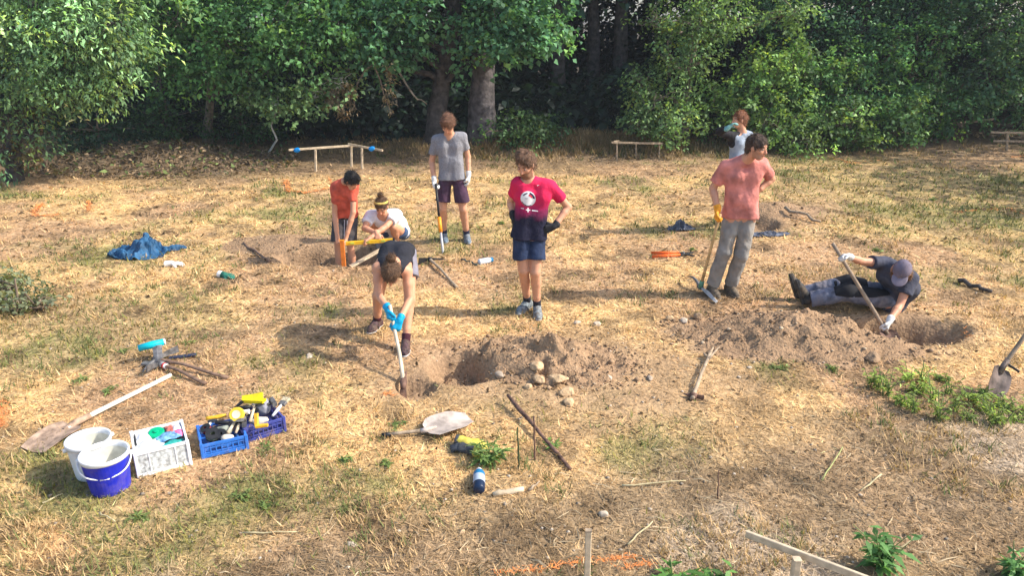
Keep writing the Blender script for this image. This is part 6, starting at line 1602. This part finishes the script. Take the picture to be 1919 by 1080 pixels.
# stones
def stone(label, c, r, seed, m=None, group=None, rot=0):
    rg = np.random.default_rng(seed); c = np.asarray(c, float)
    F = Field().ell(c, V(*r), frame(V(math.cos(rot), math.sin(rot), 0)), k=.02)
    for i in range(9):
        n_ = nrm(rg.normal(size=3)); F.cut(c + n_ * rg.uniform(.62, .9) * math.sqrt(float(((frame(V(math.cos(rot), math.sin(rot), 0)).T @ n_ * np.asarray(r)) ** 2).sum())), n_)
    o = obj('stone', F.mesh('stone', max(.006, min(r) * .22), amp=.004, freq=60, seed=seed, smooth=False), m or mat('limestone', (.54, .37, .21), .95, .25, 18, .6, 40, dirt=.6), off=c - Zu * r[2])
    return tag(o, label, 'stone', group)
ST = [(1006, 703, .12, .11, .065, .045, 'large flat slab of limestone topping the stones by the front pit'), (1010, 718, .05, .075, .06, .04, 'block of limestone under the flat slab'), (1045, 719, .06, .11, .07, .045, 'long tan limestone beside the flat slab'),
      (1062, 738, .03, .10, .07, .045, 'tan limestone at the low end of the stone pile'), (1066, 757, .02, .07, .05, .035, 'small limestone rolled away from the stone pile'), (990, 728, .02, .05, .04, .03, 'small tan stone below the flat slab'), (1140, 712, .03, .045, .04, .04, 'single whitish stone beyond the stone pile'),
      (935, 708, .04, .05, .06, .04, 'grey stone on the pit side of the stony spoil heap'),
      (1254, 600, .03, .06, .05, .04, 'yellowish stone at the end of the row behind the forked mattock'), (1282, 603, .02, .08, .045, .03, 'flat pale stone in the row near the pickaxe'), (1308, 598, .04, .06, .05, .05, 'brown stone in the row near the pickaxe'),
      (1081, 607, .02, .05, .04, .03, 'pale stone lying in front of the magenta-shirted man'), (1118, 611, .03, .05, .04, .04, 'tan upright stone beside the pale stone'), (1634, 676, .05, .11, .07, .06, 'large brown clod at the foot of the large spoil heap'),
      (1217, 711, .02, .055, .035, .025, 'grey stone alone on the trodden earth'), (1131, 967, .02, .045, .035, .03, 'whitish stone on the mown strip near the stake'), (1404, 690, .01, .03, .03, .015, 'tiny flat white stone in front of the large spoil heap'),
      (867, 999, .01, .028, .022, .02, 'small pinkish pebble on the mown strip'), (580, 668, .01, .06, .04, .02, 'pale flat clod in the digger shadow'), (1385, 708, .01, .022, .022, .015, 'small white pebble before the large spoil heap'), (660, 1022, .01, .045, .03, .02, 'small grey and white pebble lump on the mown strip')]
for k, (px, py, z, a, b, c_, lab) in enumerate(ST):
    white = 'whit' in lab or 'pale' in lab; grey = 'grey' in lab; br = 'brown' in lab
    stone(lab, G(px, py, z * .8 - .004), (a, b, c_ * .8), 900 + k, mat('white_stone', (.50, .41, .31), .9, .15, dirt=.4) if white else mat('grey_stone', (.32, .26, .20), .95, .2) if grey else mat('brown_clod', (.30, .20, .12), .95, .2, 20, .6, 40) if br else None, rot=k * .7)

# sprayed lines
def spray(label, pts, w=.05, n=260, seed=0, z=.006):
    n = int(n * .75); w = w * .8
    rg = np.random.default_rng(seed); pts = [G(*p) for p in pts]
    seg = np.array([np.linalg.norm(pts[i + 1] - pts[i]) for i in range(len(pts) - 1)]); cum = np.concatenate([[0], np.cumsum(seg)])
    s_ = rg.random(n) * cum[-1]; i_ = np.clip(np.searchsorted(cum, s_) - 1, 0, len(seg) - 1)
    t_ = (s_ - cum[i_]) / seg[i_]; A_ = np.array(pts)
    p = A_[i_] * (1 - t_[:, None]) + A_[i_ + 1] * t_[:, None]
    p[:, :2] += rg.normal(0, w * .5, (n, 2)); p[:, 2] = H(p[:, 0], p[:, 1]) + z + rg.random(n) * .01
    an = rg.uniform(0, 6.283, n); d = np.stack([np.cos(an), np.sin(an), rg.normal(0, .2, n)], -1); far = np.clip(p[:, 1] / 5, .8, 3)
    ln = rg.uniform(.03, .08, n)[:, None] * far[:, None] ** .4; sd = nrm_rows(np.cross(d, V(0, 0, 1))) * (rg.uniform(.0015, .004, n) * far)[:, None]
    v = np.stack([p - sd - d * ln / 2, p + sd - d * ln / 2, p + sd * .6 + d * ln / 2, p - sd * .6 + d * ln / 2], 1).reshape(-1, 3)
    mxo = rg.random((n, 1)) ** 2 * .7; c = np.repeat((V(.80, .25, .06)[None] * (1 - mxo) + V(.46, .31, .16) * mxo) * np.exp(rg.normal(0, .22, (n, 1))), 4, 0)
    cen = np.array(pts).mean(0)
    o = obj('spray_paint_line', np_mesh('spray_paint_line', v - cen, np.arange(4 * n).reshape(-1, 4), np.clip(c, 0, 1)), attr_mat('spray_paint', .85))
    o.location = tuple(cen)
    return tag(o, label, 'paint mark')
spray('orange sprayed corner mark alone on the straw far beyond the blue jacket', [(80, 384), (64, 398), (68, 406), (108, 405)], .07, 240, 1, .02)
spray('short orange sprayed dash beside the corner mark', [(166, 377), (168, 398)], .05, 90, 2, .02)
spray('orange sprayed hook before the corner batter board', [(535, 338), (540, 360), (575, 363), (618, 354)], .07, 300, 3, .02)
spray('orange sprayed dash near the corner batter board', [(612, 330), (622, 345)], .05, 50, 4)
spray('orange sprayed patch at the clearing edge near the flat shovel', [(4, 755), (6, 780), (-4, 808)], .06, 200, 5, .012)
spray('long orange sprayed line running past the wooden stake', [(925, 1078), (1010, 1068), (1090, 1056), (1150, 1050), (1195, 1044)], .03, 260, 6)
spray('second orange sprayed line beside the long one', [(1160, 1066), (1225, 1058)], .03, 70, 7)
spray('faint orange sprayed line before the row of bushes', [(1545, 296), (1580, 300), (1595, 308), (1650, 300)], .09, 90, 8)
spray('orange sprayed line on the grass in the half shade beyond the log', [(1790, 400), (1840, 392), (1890, 392), (1915, 402)], .06, 130, 9)
spray('faint orange sprayed line by the shaded batter board', [(1890, 296), (1960, 290)], .08, 60, 10)
spray('orange sprayed mark on the rim of the sitting man pit', [(1805, 622), (1822, 632)], .03, 22, 11)
spray('orange sprayed mark beside the digging spot', [(722, 738), (742, 744)], .05, 26, 12)

# weeds
def weed(label, base, hgt, stems, col, size, seed, spread=.3, cat='weed', group=None, broad=.32, per=9):
    rg = np.random.default_rng(seed); base = np.asarray(base, float)
    t = thing('weed', label, cat, base, group)
    sb = MB(); L = Leaves()
    for k in range(stems):
        a = rg.uniform(0, 6.283); h = hgt * rg.uniform(.55, 1.05); d = V(math.cos(a), math.sin(a), 0) * spread * h * rg.uniform(.2, 1.1)
        b0 = base + V(rg.normal(0, .02), rg.normal(0, .02), -.02); mid = b0 + d * .35 + Zu * h * .6; tp = b0 + d + Zu * h
        sb.tube([b0, mid, tp], [.005, .004, .002], 4)
        n = per; tt = rg.uniform(.2, 1.0, n)
        pos = np.array([lerp(lerp(b0, mid, q), lerp(mid, tp, q), q) for q in tt])
        an = rg.uniform(0, 6.283, n); ax = np.stack([np.cos(an), np.sin(an), rg.uniform(-.35, .5, n)], -1)
        nor = nrm_rows(np.stack([rg.normal(0, .3, n), rg.normal(0, .3, n), np.ones(n)], -1))
        ln = size * rg.uniform(.6, 1.25, n) * (1.15 - .4 * tt)
        c = np.asarray(col)[None] * np.exp(rg.normal(0, .25, (n, 1)))
        L.add(*leaves(pos, nor, nrm_rows(ax), ln, ln * broad, c, .15))
    obj('stems', sb, mat('weed_stem', (.14, .19, .06), .8), t); obj('leaves', L.mesh('leaves'), LEAF, t)
    return t
WG = V(.14, .24, .055)
weed('narrow-leaved green plant growing over the work gloves', G(915, 866), .17, 16, V(.22, .33, .10), .11, 1, .9, broad=.2)
weed('small green sprout behind the iron bar', G(1040, 838), .08, 5, WG, .07, 2, .8)
weed('tall leafy weed standing beside the slanting batter board rail', G(1650, 1072), .34, 11, V(.12, .26, .075), .11, 3, .6, broad=.33, per=11)
weed('leafy weed at the very edge beyond the tall leafy weed', G(1895, 1078), .26, 9, V(.12, .26, .075), .10, 4, .6, broad=.33, per=10)
weed('bushy green weed beside the orange sprayed line', V(P(1265, 1075, 3.42)[0], 3.42, float(H(.7, 3.42))), .15, 12, V(.13, .27, .065), .10, 5, .9, broad=.35)
weed('small weed with broad leaves next to the bushy weed', V(P(1340, 1072, 3.44)[0], 3.44, float(H(.9, 3.44))), .14, 8, V(.12, .25, .06), .09, 6, .9, broad=.45)
rg = np.random.default_rng(77)
PATCH = [(1660, 745), (1690, 760), (1720, 735), (1715, 775), (1745, 755), (1760, 785), (1775, 740), (1790, 770), (1815, 790), (1820, 755), (1850, 775), (1870, 795), (1885, 768), (1905, 790), (1925, 775), (1730, 715), (1765, 715), (1640, 730), (1840, 745), (1700, 715)]
for k, (px, py) in enumerate(PATCH):
    weed('bright green weed in the thick patch around the upright spade', G(px, py), rg.uniform(.12, .26) * (.7 if py < 730 else 1), int(rg.integers(6, 11)), V(.30, .41, .085) * rg.uniform(.7, 1.2), rg.uniform(.045, .08), 700 + k, .75, group='weeds around the upright spade', broad=.32, per=9)
for k, (px, py) in enumerate([(655, 865), (150, 715), (205, 735), (500, 845), (740, 800), (1745, 375), (1300, 470), (450, 935), (500, 950), (720, 870), (265, 970), (1460, 690), (1560, 690), (940, 420), (350, 645), (230, 660), (1640, 470), (1690, 430)]):
    g = G(px, py); weed('small tuft of green weed scattered in the straw', g, .06 + .01 * (g[1] > 7), 7, V(.17, .24, .07), .06, 750 + k, 1.2, group='small weeds scattered in the straw', broad=.3)
# ------------------------------------------------------------------ thin air between the clearing and the wood
hz_m = bpy.data.materials.new('haze'); hz_m.use_nodes = True
nt = hz_m.node_tree; nt.nodes.clear()
ou = nt.nodes.new('ShaderNodeOutputMaterial'); pv = nt.nodes.new('ShaderNodeVolumePrincipled')
pv.inputs['Color'].default_value = (.82, .9, 1.0, 1); pv.inputs['Density'].default_value = 0.0009
nt.links.new(pv.outputs[0], ou.inputs['Volume'])
tag(obj('haze', MB().add([(x, y, z) for x in (-275, 275) for y in (-75, 275) for z in (-1.8, 15.5)], [(0, 1, 3, 2), (4, 6, 7, 5), (0, 4, 5, 1), (2, 3, 7, 6), (0, 2, 6, 4), (1, 5, 7, 3)]), hz_m), 'thin pale air filling the clearing and the wood', 'haze', kind='stuff')
